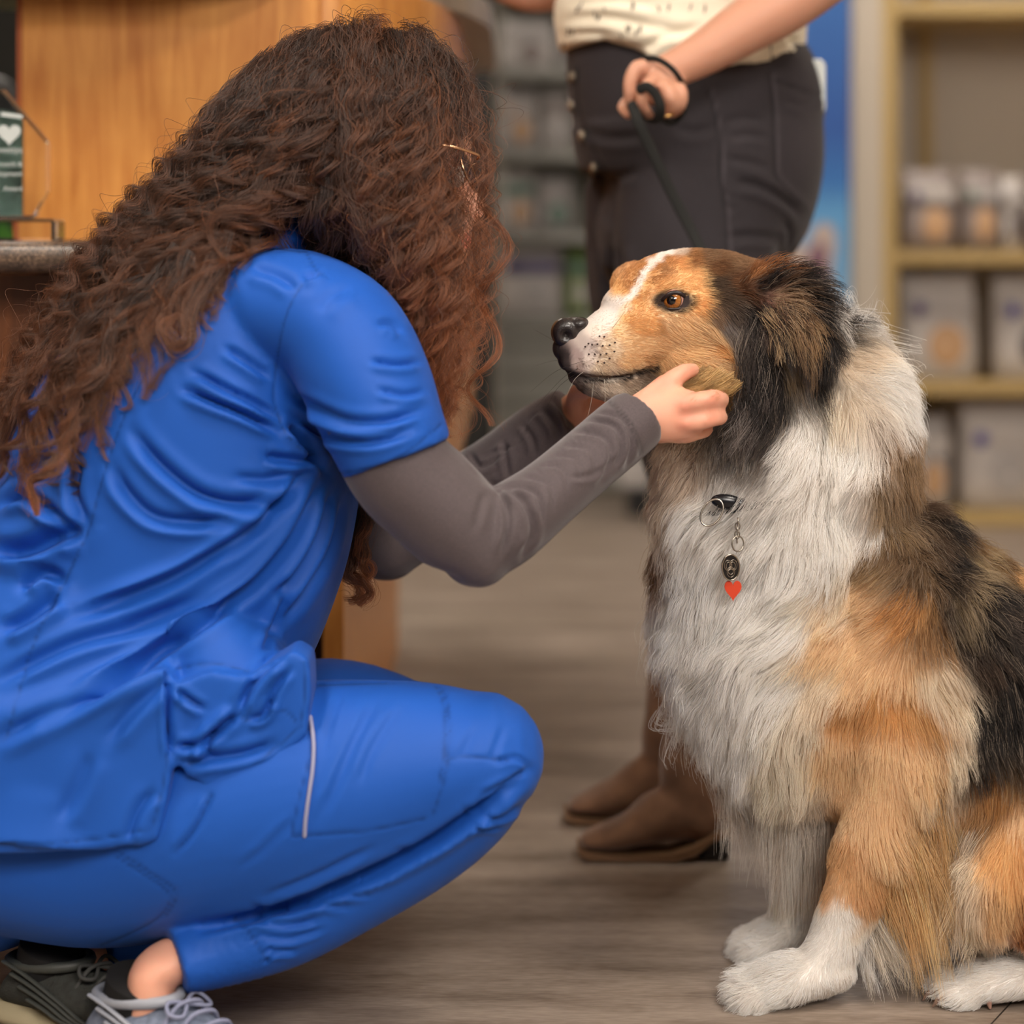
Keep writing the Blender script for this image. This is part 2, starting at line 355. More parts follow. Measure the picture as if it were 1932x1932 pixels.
# ---------------- lower desk worktop, rounded bullnose edge
pf = [(2.455+.018*(1-math.cos(a)) - 0, .756+.019*math.sin(a)) for a in np.linspace(-math.pi/2, math.pi/2, 12)]
pf = [(y, z) for y, z in [(2.473-.018*math.cos(a), .7565+.0185*math.sin(a)) for a in np.linspace(-math.pi/2, math.pi/2, 14)]]+[(2.749, .775), (2.749, .738)]
n = len(pf); xr = P(520, 0, 2.47)[0]
v = [(-1.6, y, z) for y, z in pf]+[(xr, y, z) for y, z in pf]
tag(solid('worktop', (v, [tuple(range(n)), tuple(range(2*n-1, n-1, -1))]+[(i, i+n, (i+1) % n+n, (i+1) % n) for i in range(n)]), M['granite'], split=40), 'speckled brown laminate desk worktop with rounded front edge under the glass award', 'worktop')
# ---------------- glass award
aw = empty('glass_award', P(30, 440, 2.6), 'clear glass award with printed heart and text on the desk worktop', 'award')
M['glass'] = mat('clear_glass', (.97, .99, .98), .02, trans=1.0, ior=1.47)
zt = .7752
def pz(pts, Y): return [(P(a, b, Y)[0], P(a, b, Y)[2]) for a, b in pts]
def facet(o): return bevel(o, .0035, 1)
oct_ = [(-62, 415), (-80, 370), (-80, 275), (-30, 195), (5, 165), (94, 268), (94, 362), (68, 412)]
facet(solid('glass_body', prism(pz(oct_, 2.58), 2.572, 2.588), M['glass'], aw, smooth=False))
facet(solid('glass_foot', box(P(-90, 0, 2.58)[0], P(112, 0, 2.58)[0], 2.55, 2.615, zt, P(0, 413, 2.58)[2]), M['glass'], aw, smooth=False))
pr = mat('printed_green_grey_panel', srgb(120, 150, 140), .4, c2=srgb(58, 74, 64), scale=22)
tag(solid('printed_panel', prism(pz([(-60, 405), (-62, 240), (0, 205), (40, 215), (40, 408)], 2.59), 2.5895, 2.591), pr, aw, smooth=False), 'grey-green printed backing')
wht = mat('white_print', srgb(188, 194, 192), .5)
def heart(cx, cy, s, Y, n=28):
    return [(P(cx+s*16*math.sin(t)**3/16, cy-s*(13*math.cos(t)-5*math.cos(2*t)-2*math.cos(3*t)-math.cos(4*t))/16, Y)[0], P(cx, cy-s*(13*math.cos(t)-5*math.cos(2*t)-2*math.cos(3*t)-math.cos(4*t))/16, Y)[2]) for t in np.linspace(0, 2*math.pi, n, endpoint=False)]
solid('heart_print', prism(heart(17, 252, 22, 2.57), 2.5708, 2.5716), wht, aw, smooth=False)
solid('white_stripe', prism(pz([(3, 211), (42, 217), (42, 224), (1, 219)], 2.57), 2.5708, 2.5716), wht, aw, smooth=False)
def text(name, s, px, py, Y, size, m, parent, rz=0, align='LEFT', ext=.0004):
    c = bpy.data.curves.new(name, 'FONT'); c.body = s; c.size = size; c.extrude = ext; c.align_x = align
    o = bpy.data.objects.new(name, c); COL.objects.link(o); p = P(px, py, Y); o.rotation_euler = (math.pi/2, 0, rz)
    bpy.context.view_layer.update(); me = bpy.data.meshes.new_from_object(o.evaluated_get(bpy.context.evaluated_depsgraph_get())); bpy.data.objects.remove(o)
    q = bpy.data.objects.new(name, me); COL.objects.link(q); q.rotation_euler = (math.pi/2, 0, rz); me.materials.append(m)
    if parent: q.parent = parent; q.location = p-world_loc(parent)
    else: q.location = p
    return q
for s, y, z_ in (('novettys', 288, .0105), ('Growth &', 314, .0082), ('Development', 332, .0082), ('Award', 360, .0082)):
    text('engraved_text', s, 42, y, 2.571, z_, wht, aw, align='RIGHT')
# ---------------- behind the desk, left edge: office chair, plant, dark partition
M['black'] = mat('black_plastic', srgb(22, 21, 21), .5); M['darkp'] = mat('dark_olive_partition', srgb(34, 33, 29), .9)
tag(solid('partition', box(-2.2, -.74, 4.6, 4.66, 0, 1.9), M['darkp'], smooth=False), 'dark office partition behind the desk at the left edge', 'partition')
ch = empty('office_chair', (-1.15, 3.55, 0), 'black office chair with curved backrest behind the desk', 'office chair')
cp = lambda a, b: P(a, b, 3.5)
solid('backrest', tube([cp(-160, 430), cp(-150, 250), cp(-60, 170), cp(10, 175), cp(38, 250), cp(44, 420)], [.02]*6, nseg=12), M['black'], ch)
solid('back_mesh', prism([(cp(a, b)[0], cp(a, b)[2]) for a, b in ((-150, 430), (-145, 260), (-60, 190), (5, 195), (30, 260), (36, 420))], 3.49, 3.51), mat('black_mesh', srgb(30, 29, 28), .8), ch, smooth=False)
bevel(solid('seat', box(-1.42, -.9, 3.3, 3.8, .44, .5), M['black'], ch, smooth=False), .02, 3)
solid('gas_lift', tube([(-1.15, 3.55, .08), (-1.15, 3.55, .44)], .025, sub=1, cap=False), M['black'], ch)
for k in range(5):
    a = k*2*math.pi/5+.3; lg = solid('base_arm', tube([(-1.15, 3.55, .09), (-1.15+.28*math.cos(a), 3.55+.28*math.sin(a), .065)], [.02, .014], sub=2), M['black'], ch)
    solid('caster', ellipsoid((-1.15+.28*math.cos(a), 3.55+.28*math.sin(a), .028), (.028, .028, .028)), M['black'], ch)
pl = empty('potted_plant', (-1.0, 4.3, 0), 'green leafy plant in front of the dark partition at the left edge', 'plant')
leafm = mat('leaf_green', srgb(48, 110, 30), .5, c2=srgb(86, 150, 44), scale=15)
solid('pot', tube([(-1.0, 4.3, .0), (-1.0, 4.3, .3), (-1.0, 4.3, .6)], [.12, .15, .17], nseg=24, cap=False), mat('grey_pot', srgb(70, 68, 64), .6), pl)
for k in range(16):
    a = rng.uniform(0, 6.28); l = rng.uniform(.15, .3); z = rng.uniform(.9, 1.1); b0 = np.array((-1.0, 4.3, .6)); tipp = b0+np.array((math.cos(a)*l, math.sin(a)*l*.6, z-.6-.05*(k % 3)))
    mid = (b0+tipp)/2+np.array((0, 0, .12)); V_, F_ = tube([b0, mid, tipp], [.006, .045, .004], nseg=8, flat=.12, sub=6)
    solid('leaf', (V_, F_), leafm, pl)
# ================================================================ far shop fittings
YB = 6.6
def X(px, Y): return (px-966)*Y/F
def Z(py, Y): return H+(HY-py)*Y/F
M['tan'] = mat('tan_shelf_edge', srgb(176, 150, 98), .6); M['greige'] = mat('greige_board', srgb(188, 177, 162), .7); M['board'] = mat('grey_green_slatboard', srgb(140, 138, 128), .7)
M['shelfmetal'] = mat('pale_grey_steel_shelf', srgb(150, 149, 142), .5)
# --- right shelving unit
su = empty('shelving_unit', (1.9, YB, 0), 'tan and greige open shelving unit along the right edge', 'shelving unit')
Yf = 5.8
solid('side_panel', box(X(1608, Yf), X(1664, Yf), Yf, Yf+.5, 0, 2.2), M['greige'], su, smooth=False)
tag(solid('edge_trim', box(X(1664.5, Yf), X(1692, Yf), Yf+.0, Yf+.03, 0, 2.2), M['tan'], su, smooth=False), 'tan vertical trim')
solid('back_panel', box(X(1665, Yf), 3.15, Yf+.48, Yf+.5, 0, 2.2), M['greige'], su, smooth=False)
tag(solid('inner_stile', box(X(1742, Yf+.4), X(1766, Yf+.4), Yf+.45, Yf+.479, 0, 2.2), M['tan'], su, smooth=False), 'tan upright against the back')
SHY = [-230, 4, 474, 722, 970, 1060]
for y in (4, 474, 722, 970):
    z = Z(y, Yf); tag(bevel(solid('shelf', box(X(1692, Yf)+.002, 3.15, Yf+.005, Yf+.475, z-.035, z), M['tan'], su, smooth=False), .003, 1), None)
solid('shelf', box(X(1692, Yf)+.002, 3.15, Yf+.005, Yf+.475, 1.9, 1.935), M['tan'], su, smooth=False)
# --- pet food bags: gusseted pouch with crimped top and printed panel
def pouch(name, x, y, z, w_, h, d, cols, label, group, parts=True, rz=0.0):
    t = empty(name, (x, y, z), label, 'bag', group)
    body, top, patch, patch2 = cols
    n = 20; R = []
    for s, (ws, ds) in zip((0, .04, .3, .7, .9, .97, 1), ((.9, .7), (1, 1), (1, 1.05), (.97, .8), (.93, .35), (.95, .05), (.95, .04))):
        a = np.linspace(0, 2*np.pi, n, endpoint=False); c, q = np.cos(a), np.sin(a)
        R.append(np.stack((x+w_/2*ws*np.sign(c)*abs(c)**.5, y+d/2*ds*np.sign(q)*abs(q)**.6, np.full(n, z+h*s)), 1))
    V_ = np.concatenate(R); m = len(R)
    Fc = [(i*n+j, i*n+(j+1) % n, (i+1)*n+(j+1) % n, (i+1)*n+j) for i in range(m-1) for j in range(n)]+[tuple(range(n))[::-1], tuple((m-1)*n+j for j in range(n))]
    solid('bag_body', (V_, Fc), body, t)
    yf = y-d/2*1.06
    solid('printed_band', box(x-w_*.42, x+w_*.42, yf-.004, yf+.01, z+h*.62, z+h*.8), top, t, smooth=False)
    solid('printed_panel', ellipsoid((x+w_*.08, yf, z+h*.33), (w_*.24, .006, h*.2)), patch, t)
    solid('printed_logo', ellipsoid((x-w_*.27, yf, z+h*.68), (w_*.11, .007, h*.08)), patch2, t)
    return t
c = lambda n, r, g, b: mat(n, srgb(r, g, b), .5)
CW, CL, CPU, CGR, CTN, CDK, CGY, CBL = c('bag_white', 196, 190, 186), c('bag_light_grey', 175, 170, 168), c('print_purple', 74, 62, 110), c('print_green', 96, 128, 112), c('print_tan', 196, 158, 120), c('print_dark', 70, 58, 60), c('bag_taupe', 140, 128, 124), c('print_blue', 70, 68, 150)
r1 = 'pet food bags on the middle shelf of the right shelving unit'; r2 = 'pet food bags on the lower shelf of the right shelving unit'
Yp = Yf+.16
def bag_at(px0, px1, y0, y1, cols, lab, grp, name='food_bag'):
    zb = Z(y1, Yf)+.0005; x0, x1 = X(px0, Yp), X(px1, Yp); return pouch(name, (x0+x1)/2, Yp, zb, x1-x0, (y1-y0)*Yp/F, .12, cols, lab, grp)
bag_at(1697, 1800, 322, 474, (CGY, CW, CTN, CPU), 'taupe food bag with purple corner print, leftmost on the middle shelf', r1)
bag_at(1806, 1880, 322, 474, (CGY, CL, CTN, CGR), 'taupe food bag with green corner print, second on the middle shelf', r1)
bag_at(1884, 1925, 335, 474, (CW, CL, CDK, CW), 'pale food bag with dark centre, third on the middle shelf', r1)
bag_at(1931, 2040, 322, 474, (CGY, CW, CTN, CPU), 'taupe food bag cut by the right edge, middle shelf', r1)
bag_at(1692, 1840, 524, 722, (CW, CL, CTN, CPU), 'large white food bag with purple logo, left on the lower shelf', r2)
bag_at(1868, 2010, 530, 722, (CW, CL, CDK, CBL), 'large white food bag with blue logo, right on the lower shelf', r2)
bag_at(1704, 1790, 800, 970, (CL, CW, CTN, CGR), 'grey food bag on the bottom shelf behind the dog neck', 'pet food bags on the bottom shelf')
bag_at(1806, 1960, 775, 970, (CW, CW, CL, CBL), 'white food bag with blue spot on the bottom shelf', 'pet food bags on the bottom shelf')
# --- banner
def banner_mat():
    m, t, b = nt('blue_sky_print'); N = t.nodes; L = t.links; tc = N.new('ShaderNodeTexCoord'); s = N.new('ShaderNodeSeparateXYZ'); L.new(tc.outputs['Object'], s.inputs[0])
    mr = N.new('ShaderNodeMapRange'); mr.inputs['From Min'].default_value = .35; mr.inputs['From Max'].default_value = 1.5; L.new(s.outputs['Z'], mr.inputs[0])
    r = N.new('ShaderNodeValToRGB'); e = r.color_ramp.elements; e[0].position = 0; e[0].color = (*srgb(150, 175, 190), 1); e[1].position = 1; e[1].color = (*srgb(40, 96, 165), 1)
    for p, cc in ((.25, (112, 158, 196)), (.43, (84, 146, 196)), (.5, (42, 104, 172)), (.62, (30, 78, 152))):
        k = e.new(p); k.color = (*srgb(*cc), 1)
    L.new(mr.outputs[0], r.inputs[0]); L.new(r.outputs[0], b.inputs['Base Color']); b.inputs['Roughness'].default_value = .6
    return m
Yn = 5.7
bn = empty('banner_stand', ((X(1330, Yn)+X(1604, Yn))/2, Yn, 0), 'blue roll-up banner stand behind the person in dark jeans', 'banner stand')
solid('printed_sheet', box(X(1330, Yn), X(1604, Yn), Yn, Yn+.006, .09, 2.0), banner_mat(), bn, smooth=False)
bevel(solid('base_case', box(X(1325, Yn), X(1609, Yn), Yn-.06, Yn+.06, 0, .088), mat('silver_base', srgb(170, 170, 170), .35, metal=.8), bn, smooth=False), .01)
solid('top_rail', box(X(1328, Yn), X(1606, Yn), Yn-.008, Yn+.014, 2.001, 2.03), bpy.data.materials['silver_base'], bn, smooth=False)
fl = mat('print_fur_grey', srgb(176, 160, 152), .8); fd = mat('print_fur_mauve', srgb(120, 88, 104), .8)
pp = lambda L_: [(X(a, Yn), Z(b, Yn)) for a, b in L_]
tag(solid('printed_picture', prism(pp([(1480, 470), (1500, 452), (1520, 470), (1535, 432), (1552, 418), (1572, 428), (1578, 460), (1568, 510), (1572, 600), (1540, 640), (1480, 640), (1400, 660), (1400, 520)]), Yn-.004, Yn-.001), fl, bn, smooth=False), 'pale grey furry shape printed on the blue')
solid('printed_picture', prism(pp([(1520, 520), (1528, 470), (1545, 455), (1560, 470), (1556, 520), (1545, 560), (1525, 560)]), Yn-.007, Yn-.0045), fd, bn, smooth=False)
# --- left gondola shelving
Yg = 6.5
gd = empty('display_shelf', (X(1120, Yg), Yg, 0), 'grey retail display shelving between the curly hair and the dark jeans', 'display shelf')
solid('back_board', box(X(938, Yg), X(1330, Yg), Yg+.42, Yg+.45, 0, 2.1), M['board'], gd, smooth=False)
SG = (-40, 128, 284, 438, 600)
for y in SG:
    z = Z(y, Yg); solid('shelf', box(X(940, Yg), X(1330, Yg), Yg, Yg+.419, z-.03, z), M['shelfmetal'], gd, smooth=False)
for k in range(6):
    z0 = .02+k*.082*1.05; solid('base_slat', box(X(938, Yg), X(1330, Yg), Yg+.05, Yg+.07, z0, z0+.078), M['shelfmetal'], gd, smooth=False)
solid('kick_plate', box(X(938, Yg), X(1330, Yg), Yg+.071, Yg+.41, .0, .5), M['board'], gd, smooth=False)
grp = 'products on the grey display shelving'
cg = lambda *a: a
def prod(px0, px1, y0, y1, cols, lab, yy=.14):
    x0, x1 = X(px0, Yg+yy), X(px1, Yg+yy); return pouch('product_pack', (x0+x1)/2, Yg+yy, Z(y1, Yg)+.0005, x1-x0, (y1-y0)*(Yg+yy)/F, .1, cols, lab, grp)
prod(944, 1046, 30, 128, (CW, CL, CGY, CW), 'white pack on the top visible shelf, left')
prod(1052, 1110, 40, 128, (CL, CW, CGY, CGR), 'grey pack on the top visible shelf beside the jeans')
prod(942, 1015, 165, 284, (CL, CW, CTN, CTN), 'pack with orange print on the second shelf')
prod(1020, 1078, 170, 284, (CW, CGY, CL, CW), 'plain pale pack on the second shelf')
prod(944, 1010, 325, 438, (CW, CGR, CTN, CGR), 'pack with green band on the third shelf')
prod(1014, 1080, 335, 438, (CL, CL, CGR, CW), 'grey pack on the third shelf beside the jeans')
prod(944, 1062, 468, 600, (CW, CPU, CL, CPU), 'white and purple pack on the fourth shelf')
prod(1068, 1112, 470, 600, (c('bag_green', 118, 140, 70), CGR, CW, CGR), 'green pack on the fourth shelf beside the jeans')
tag(bevel(solid('column', box(X(868, 6.2), X(932, 6.2), 6.2, 6.4, 0, 2.7), mat('black_column_paint', srgb(28, 27, 25), .6), smooth=False), .01), 'black floor-to-ceiling column behind the curly hair', 'column')
bx = empty('storage_bin', (X(1196, 6.1), 6.1, 0), 'small white bin on a black base far behind the dog', 'bin')
bevel(solid('bin_body', box(X(1166, 6.1), X(1226, 6.1), 6.05, 6.2, .075, .15), CW, bx, smooth=False), .01); solid('bin_base', box(X(1185, 6.1), X(1224, 6.1), 6.05, 6.19, 0, .074), M['black'], bx, smooth=False)
# --- ceiling lamps
k = 0
for (x, y, lab) in ((-1.1, 1.6, 'square ceiling light above the crouching person'), (1.1, 1.2, 'square ceiling light above the dog'), (-.9, 5.1, 'square ceiling light by the black column'), (1.3, 5.0, 'square ceiling light by the shelving unit'), (1.1, -1.1, 'square ceiling light behind the viewer on the right'), (-1.3, -.7, 'square ceiling light behind the viewer on the left')):  # the last panel is added as left fill for the dog's chest
    t = empty('ceiling_light', (x, y, 2.69), lab, 'ceiling light', 'square ceiling lights')
    solid('frame', [box(x-.31, x+.31, y-.31, y-.29, 2.67, 2.699), box(x-.31, x+.31, y+.29, y+.31, 2.67, 2.699), box(x-.31, x-.29, y-.29, y+.29, 2.67, 2.699), box(x+.29, x+.31, y-.29, y+.29, 2.67, 2.699)], M['metalw'], t, smooth=False)
    solid('diffuser', box(x-.289, x+.289, y-.289, y+.289, 2.675, 2.69), M['lamp'], t, smooth=False)
# ================================================================ crouching person
wm = empty('person', P(420, 2000, 2.15), 'crouching person in blue scrubs with long curly brown hair holding the dog by its cheeks', 'person')
wm.location = (-.28, 2.16, 0)
SK1 = srgb(226, 164, 136)
M['skin'] = mat('fair_skin', srgb(226, 166, 140), .5, attr='mul', sss=.25, bump=.05, bscale=900)
def fabric(name, c, weave=1400, sheen=.25, rough=.75, bump=.12, c2=None):
    m = mat(name, c, rough, sheen=sheen, attr='mul', c2=c2, scale=900, bump=bump, bscale=weave, spec=.25); return m
M['scrub'] = fabric('royal_blue_scrub_cloth', srgb(28, 84, 176), sheen=.04, rough=.55)
M['grey_jersey'] = fabric('charcoal_mauve_jersey', srgb(92, 82, 84), sheen=.3, c2=srgb(78, 70, 72), bump=.25)
def near(s, px, py):                      # frontmost point of a skin at a picture position
    q = PX(s.v); d = np.hypot(q[:,0]-px, q[:,1]-py); m = d < 9
    if not m.any(): return s.v[d.argmin()]
    idx = np.where(m)[0]; i = idx[s.v[idx,1].argmin()]; y = s.v[i,1]; return P(px, py, y)
# ---- body: head, neck, arms, hands, legs in one surface
body = []
skR = rotY(.12)
hc_ = P(700, 268, 2.2)
body.append(ellipsoid(hc_, (.104, .076, .105)))
body.append(ellipsoid(P(775, 400, 2.2), (.062, .058, .085), rotY(-.25)))        # face
body.append(loft([(700, 440, 60, .045, 2.2), (770, 468, 50, .045, 2.2), (826, 492, 24, .02, 2.2)]))   # jaw and chin
body.append(loft([(878, 330, 8, .008, 2.2), (893, 375, 13, .011, 2.2), (900, 398, 15, .014, 2.2), (885, 410, 12, .014, 2.2)], nseg=14))  # nose
body.append(ellipsoid(P(868, 300, 2.2), (.012, .045, .012))); body.append(ellipsoid(P(868, 448, 2.2), (.012, .022, .006))); body.append(ellipsoid(P(862, 462, 2.2), (.012, .020, .006)))
for yy in (2.125, 2.275): body.append(ellipsoid(P(735, 372, yy), (.018, .007, .032), rotY(.2)))
body.append(loft([(690, 400, 62, .05, 2.2), (645, 470, 66, .052, 2.2), (580, 560, 90, .07, 2.2)]))
body.append(loft([(520, 560, 110, .12, 2.2), (430, 720, 190, .14, 2.2), (350, 900, 200, .13, 2.2), (260, 1120, 210, .13, 2.2), (150, 1380, 230, .15, 2.2), (80, 1530, 180, .15, 2.2)]))
for (Y0, Y1, Y2, e, w_) in ((2.11, 2.035, 2.13, (898, 1040), (1215, 793)), (2.35, 2.41, 2.39, (738, 1035), (1090, 778))):
    body.append(loft([(630, 640, 60, .045, Y0), ((630+e[0])/2, (640+e[1])/2, 52, .038, (Y0+Y1)/2+.01), (*e, 42, .036, Y1)]))
    body.append(loft([(*e, 40, .034, Y1), ((e[0]+w_[0])/2, (e[1]+w_[1])/2+4, 38, .03, (Y1+Y2)/2), (w_[0], w_[1], 40, .022, Y2)]))
hand = [loft([(1205, 798, 40, .022, 2.132), (1240, 789, 49, .022, 2.128), (1285, 781, 50, .017, 2.123), (1312, 780, 42, .012, 2.124)], nseg=26),
    tubeP([(1200, 772, 2.133, 26), (1232, 748, 2.13, 24), (1262, 722, 2.13, 20), (1290, 703, 2.138, 17.5), (1308, 698, 2.152, 14)], nseg=14),
    tubeP([(1262, 764, 2.125, 20), (1305, 760, 2.112, 20), (1342, 752, 2.116, 18.5), (1359, 753, 2.136, 17), (1360, 756, 2.16, 15)], nseg=14),
    tubeP([(1262, 795, 2.125, 20), (1305, 797, 2.113, 19), (1340, 790, 2.118, 17.5), (1357, 788, 2.138, 16), (1358, 788, 2.16, 14)], nseg=14),
    tubeP([(1255, 818, 2.128, 17), (1292, 822, 2.13, 16), (1318, 816, 2.14, 14.5), (1334, 812, 2.16, 13)], nseg=14),
    tubeP([(1205, 775, 2.145, 24), (1228, 748, 2.175, 21), (1250, 726, 2.205, 18), (1268, 712, 2.232, 15)], nseg=14)]
fhand = [loft([(1080, 785, 38, .02, 2.39), (1115, 770, 46, .02, 2.385), (1155, 760, 46, .017, 2.385), (1185, 756, 40, .012, 2.382)], nseg=26)]
for k, (a, b) in enumerate(((740, 722), (757, 745), (774, 768), (790, 790))):
    fhand.append(tubeP([(1150, a, 2.386, 18), (1195, a-6, 2.39, 17), (1228, b, 2.385, 16), (1245-4*k, b+2, 2.365, 14)], nseg=12))
fhand.append(tubeP([(1085, 772, 2.375, 22), (1092, 742, 2.345, 20), (1112, 734, 2.31, 17), (1130, 730, 2.29, 14)], nseg=12))
legs = [loft([(60, 1560, 150, .1, 2.12), (400, 1530, 150, .08, 2.08), (880, 1440, 80, .05, 2.06)]), loft([(880, 1450, 75, .05, 2.06), (650, 1660, 60, .045, 2.08), (420, 1770, 45, .035, 2.06), (300, 1828, 44, .033, 2.035), (285, 1870, 46, .033, 2.03), (275, 1910, 42, .03, 2.03)]),
    loft([(100, 1560, 150, .1, 2.3), (400, 1470, 130, .08, 2.34), (790, 1430, 80, .05, 2.37)]), loft([(780, 1450, 75, .05, 2.37), (600, 1600, 60, .045, 2.33), (400, 1700, 48, .035, 2.28), (190, 1790, 40, .03, 2.2), (110, 1835, 40, .03, 2.18)])]
bodyS = Skin(body+hand+fhand+legs, .0032, 3)
N = bodyS.normals(); q = PX(bodyS.v)
# knuckles, hollows between the tendons
for (a, b, r_, d_) in ((1290, 768, 11, .0022), (1290, 800, 10, .0018), (1335, 752, 9, .0012), (1332, 792, 8, .0012)):
    m = (abs(bodyS.v[:,1]-2.11) < .03); dd = np.hypot(q[:,0]-a, q[:,1]-b); bodyS.v += N*(np.exp(-(dd/r_)**2)*d_*m)[:,None]
colr = np.ones((len(q), 3))
scalp = (bodyS.v[:,2] > P(0, 520, 2.2)[2]) & (q[:,0] < 850+.0*q[:,1]) & ~((q[:,0] > 770) & (q[:,1] > 190)) & (q[:,1] < 560)
colr[scalp] = np.array(srgb(70, 42, 32))/np.array(srgb(226, 166, 140))
lips = (np.hypot((q[:,0]-880)/12, (q[:,1]-455)/14) < 1) & (abs(bodyS.v[:,1]-2.2) < .03); colr[lips] = (.85, .5, .5)
kn = (abs(bodyS.v[:,1]-2.12) < .05)
for (a, b, r_) in ((1292, 765, 22), (1292, 798, 20), (1345, 754, 18), (1343, 790, 16), (1300, 700, 18), (1250, 705, 24)):
    g = np.exp(-((q[:,0]-a)**2+(q[:,1]-b)**2)/r_**2)*kn; colr *= 1-g[:,None]*np.array((.02, .16, .16))
bodyS.color(colr)
bodyO = bodyS.make('body', M['skin'], wm)
eyeM = mat('eye_white', srgb(230, 225, 220), .1); irisM = mat('brown_iris', srgb(70, 45, 25), .1)
for yy in (2.168, 2.232):
    e = solid('eye', ellipsoid(P(858, 333, yy), (.0115, .0115, .0115)), eyeM, wm); solid('iris', ellipsoid(P(858, 333, yy)+np.array((.009, 0, -.001)), (.0035, .0055, .0055)), irisM, e)
for (x, y, Y, rz) in ((1357, 757, 2.166, 0), (1355, 789, 2.166, 0), (1333, 812, 2.17, 0), (1310, 697, 2.158, 0)):
    pass
# ---- grey long-sleeved undershirt
us = [loft([(640, 640, 92, .07, 2.07), (740, 860, 100, .062, 2.035), (815, 942, 101, .058, 2.03), (872, 1000, 94, .054, 2.032), (902, 1040, 66, .05, 2.035)], sub=6),
    loft([(896, 1044, 64, .05, 2.035), (950, 996, 76, .052, 2.045), (1030, 935, 66, .05, 2.07), (1110, 868, 63, .046, 2.10), (1170, 817, 63, .042, 2.12), (1203, 790, 61, .040, 2.131)], sub=6, cap=(1, 0)),
    loft([(850, 1010, 70, .05, 2.035), (900, 1062, 40, .04, 2.036), (910, 1082, 24, .03, 2.036)]),
    loft([(620, 640, 90, .07, 2.33), (690, 880, 90, .06, 2.39), (730, 1020, 74, .052, 2.41)]),
    loft([(728, 1030, 66, .05, 2.41), (840, 950, 68, .05, 2.415), (940, 885, 66, .048, 2.41), (1020, 826, 66, .046, 2.40), (1082, 786, 60, .042, 2.39)], cap=(1, 0)),
    loft([(600, 500, 70, .06, 2.2), (500, 600, 130, .13, 2.2), (420, 740, 190, .15, 2.2)])]
usS = Skin(us, .0026, 6)
FU = [([(918, 905), (950, 940), (958, 1000), (945, 1050)], 6, .005), ([(935, 910), (985, 945), (1003, 1000), (985, 1050)], 6, .005), ([(950, 915), (1010, 930), (1025, 985)], 5, .004), ([(990, 900), (1035, 915), (1045, 960)], 4, .002),
    ([(1020, 878), (1060, 885), (1072, 930)], 4, .0016), ([(1045, 860), (1085, 865), (1095, 905)], 4, .0014), ([(1065, 840), (1112, 850), (1125, 890)], 4, .0018), ([(1080, 812), (1140, 826), (1152, 870), (1130, 910)], 5, .0035),
    ([(1102, 790), (1160, 805), (1172, 850), (1150, 895)], 5, .004), ([(1120, 778), (1172, 790), (1192, 835), (1180, 880)], 4.5, .0035), ([(1070, 900), (1120, 895), (1165, 860)], 5, .002),
    ([(895, 1000), (905, 960), (915, 930)], 7, .002), ([(1000, 960), (1010, 1000), (1000, 1030)], 5, .002),
    ([(885, 850), (905, 880), (930, 870), (960, 840)], 5, .004), ([(950, 830), (955, 870), (960, 905)], 5, .003), ([(985, 800), (1005, 830), (1010, 860)], 5, .0035), ([(1020, 770), (1045, 800), (1055, 830)], 6, .004), ([(1040, 750), (1065, 780), (1075, 810)], 5, .003), ([(900, 872), (930, 855), (975, 835), (1000, 790), (1020, 778)], 3, .002)]
folds(usS, FU)
for k in range(12): 
    x0 = 1010+k*8.5; y0 = 878-k*8; folds(usS, [([(x0, y0+4), (x0+16, y0+26), (x0+20, y0+50)], 2.6, .0007)])
Mk = seams(usS, [[(1152, 757), (1186, 790), (1206, 828), (1212, 856)], [(1148, 760), (1181, 793), (1201, 831), (1207, 858)]], 1.6, .0008)
usS.color(1-.45*Mk[:,None]*np.ones(3)); usO = usS.make('undershirt', M['grey_jersey'], wm)
# cuff rim: a soft hem ring at each wrist
for (x, y, Y, hw, hd, tx, ty) in ((1200, 793, 2.1305, 61.5, .0405, .76, -.64), (1079, 788, 2.39, 60.5, .0425, .84, -.55)):
    c0 = P(x, y, Y); T = np.array((tx, .12, -ty)); T /= np.linalg.norm(T); U = np.cross(T, (0, 1, 0)); U /= np.linalg.norm(U); W = np.cross(U, T); a = np.linspace(0, 2*np.pi, 40, endpoint=False)
    ring = c0+np.outer(np.cos(a), U)*hw*Y/F+np.outer(np.sin(a), W)*hd
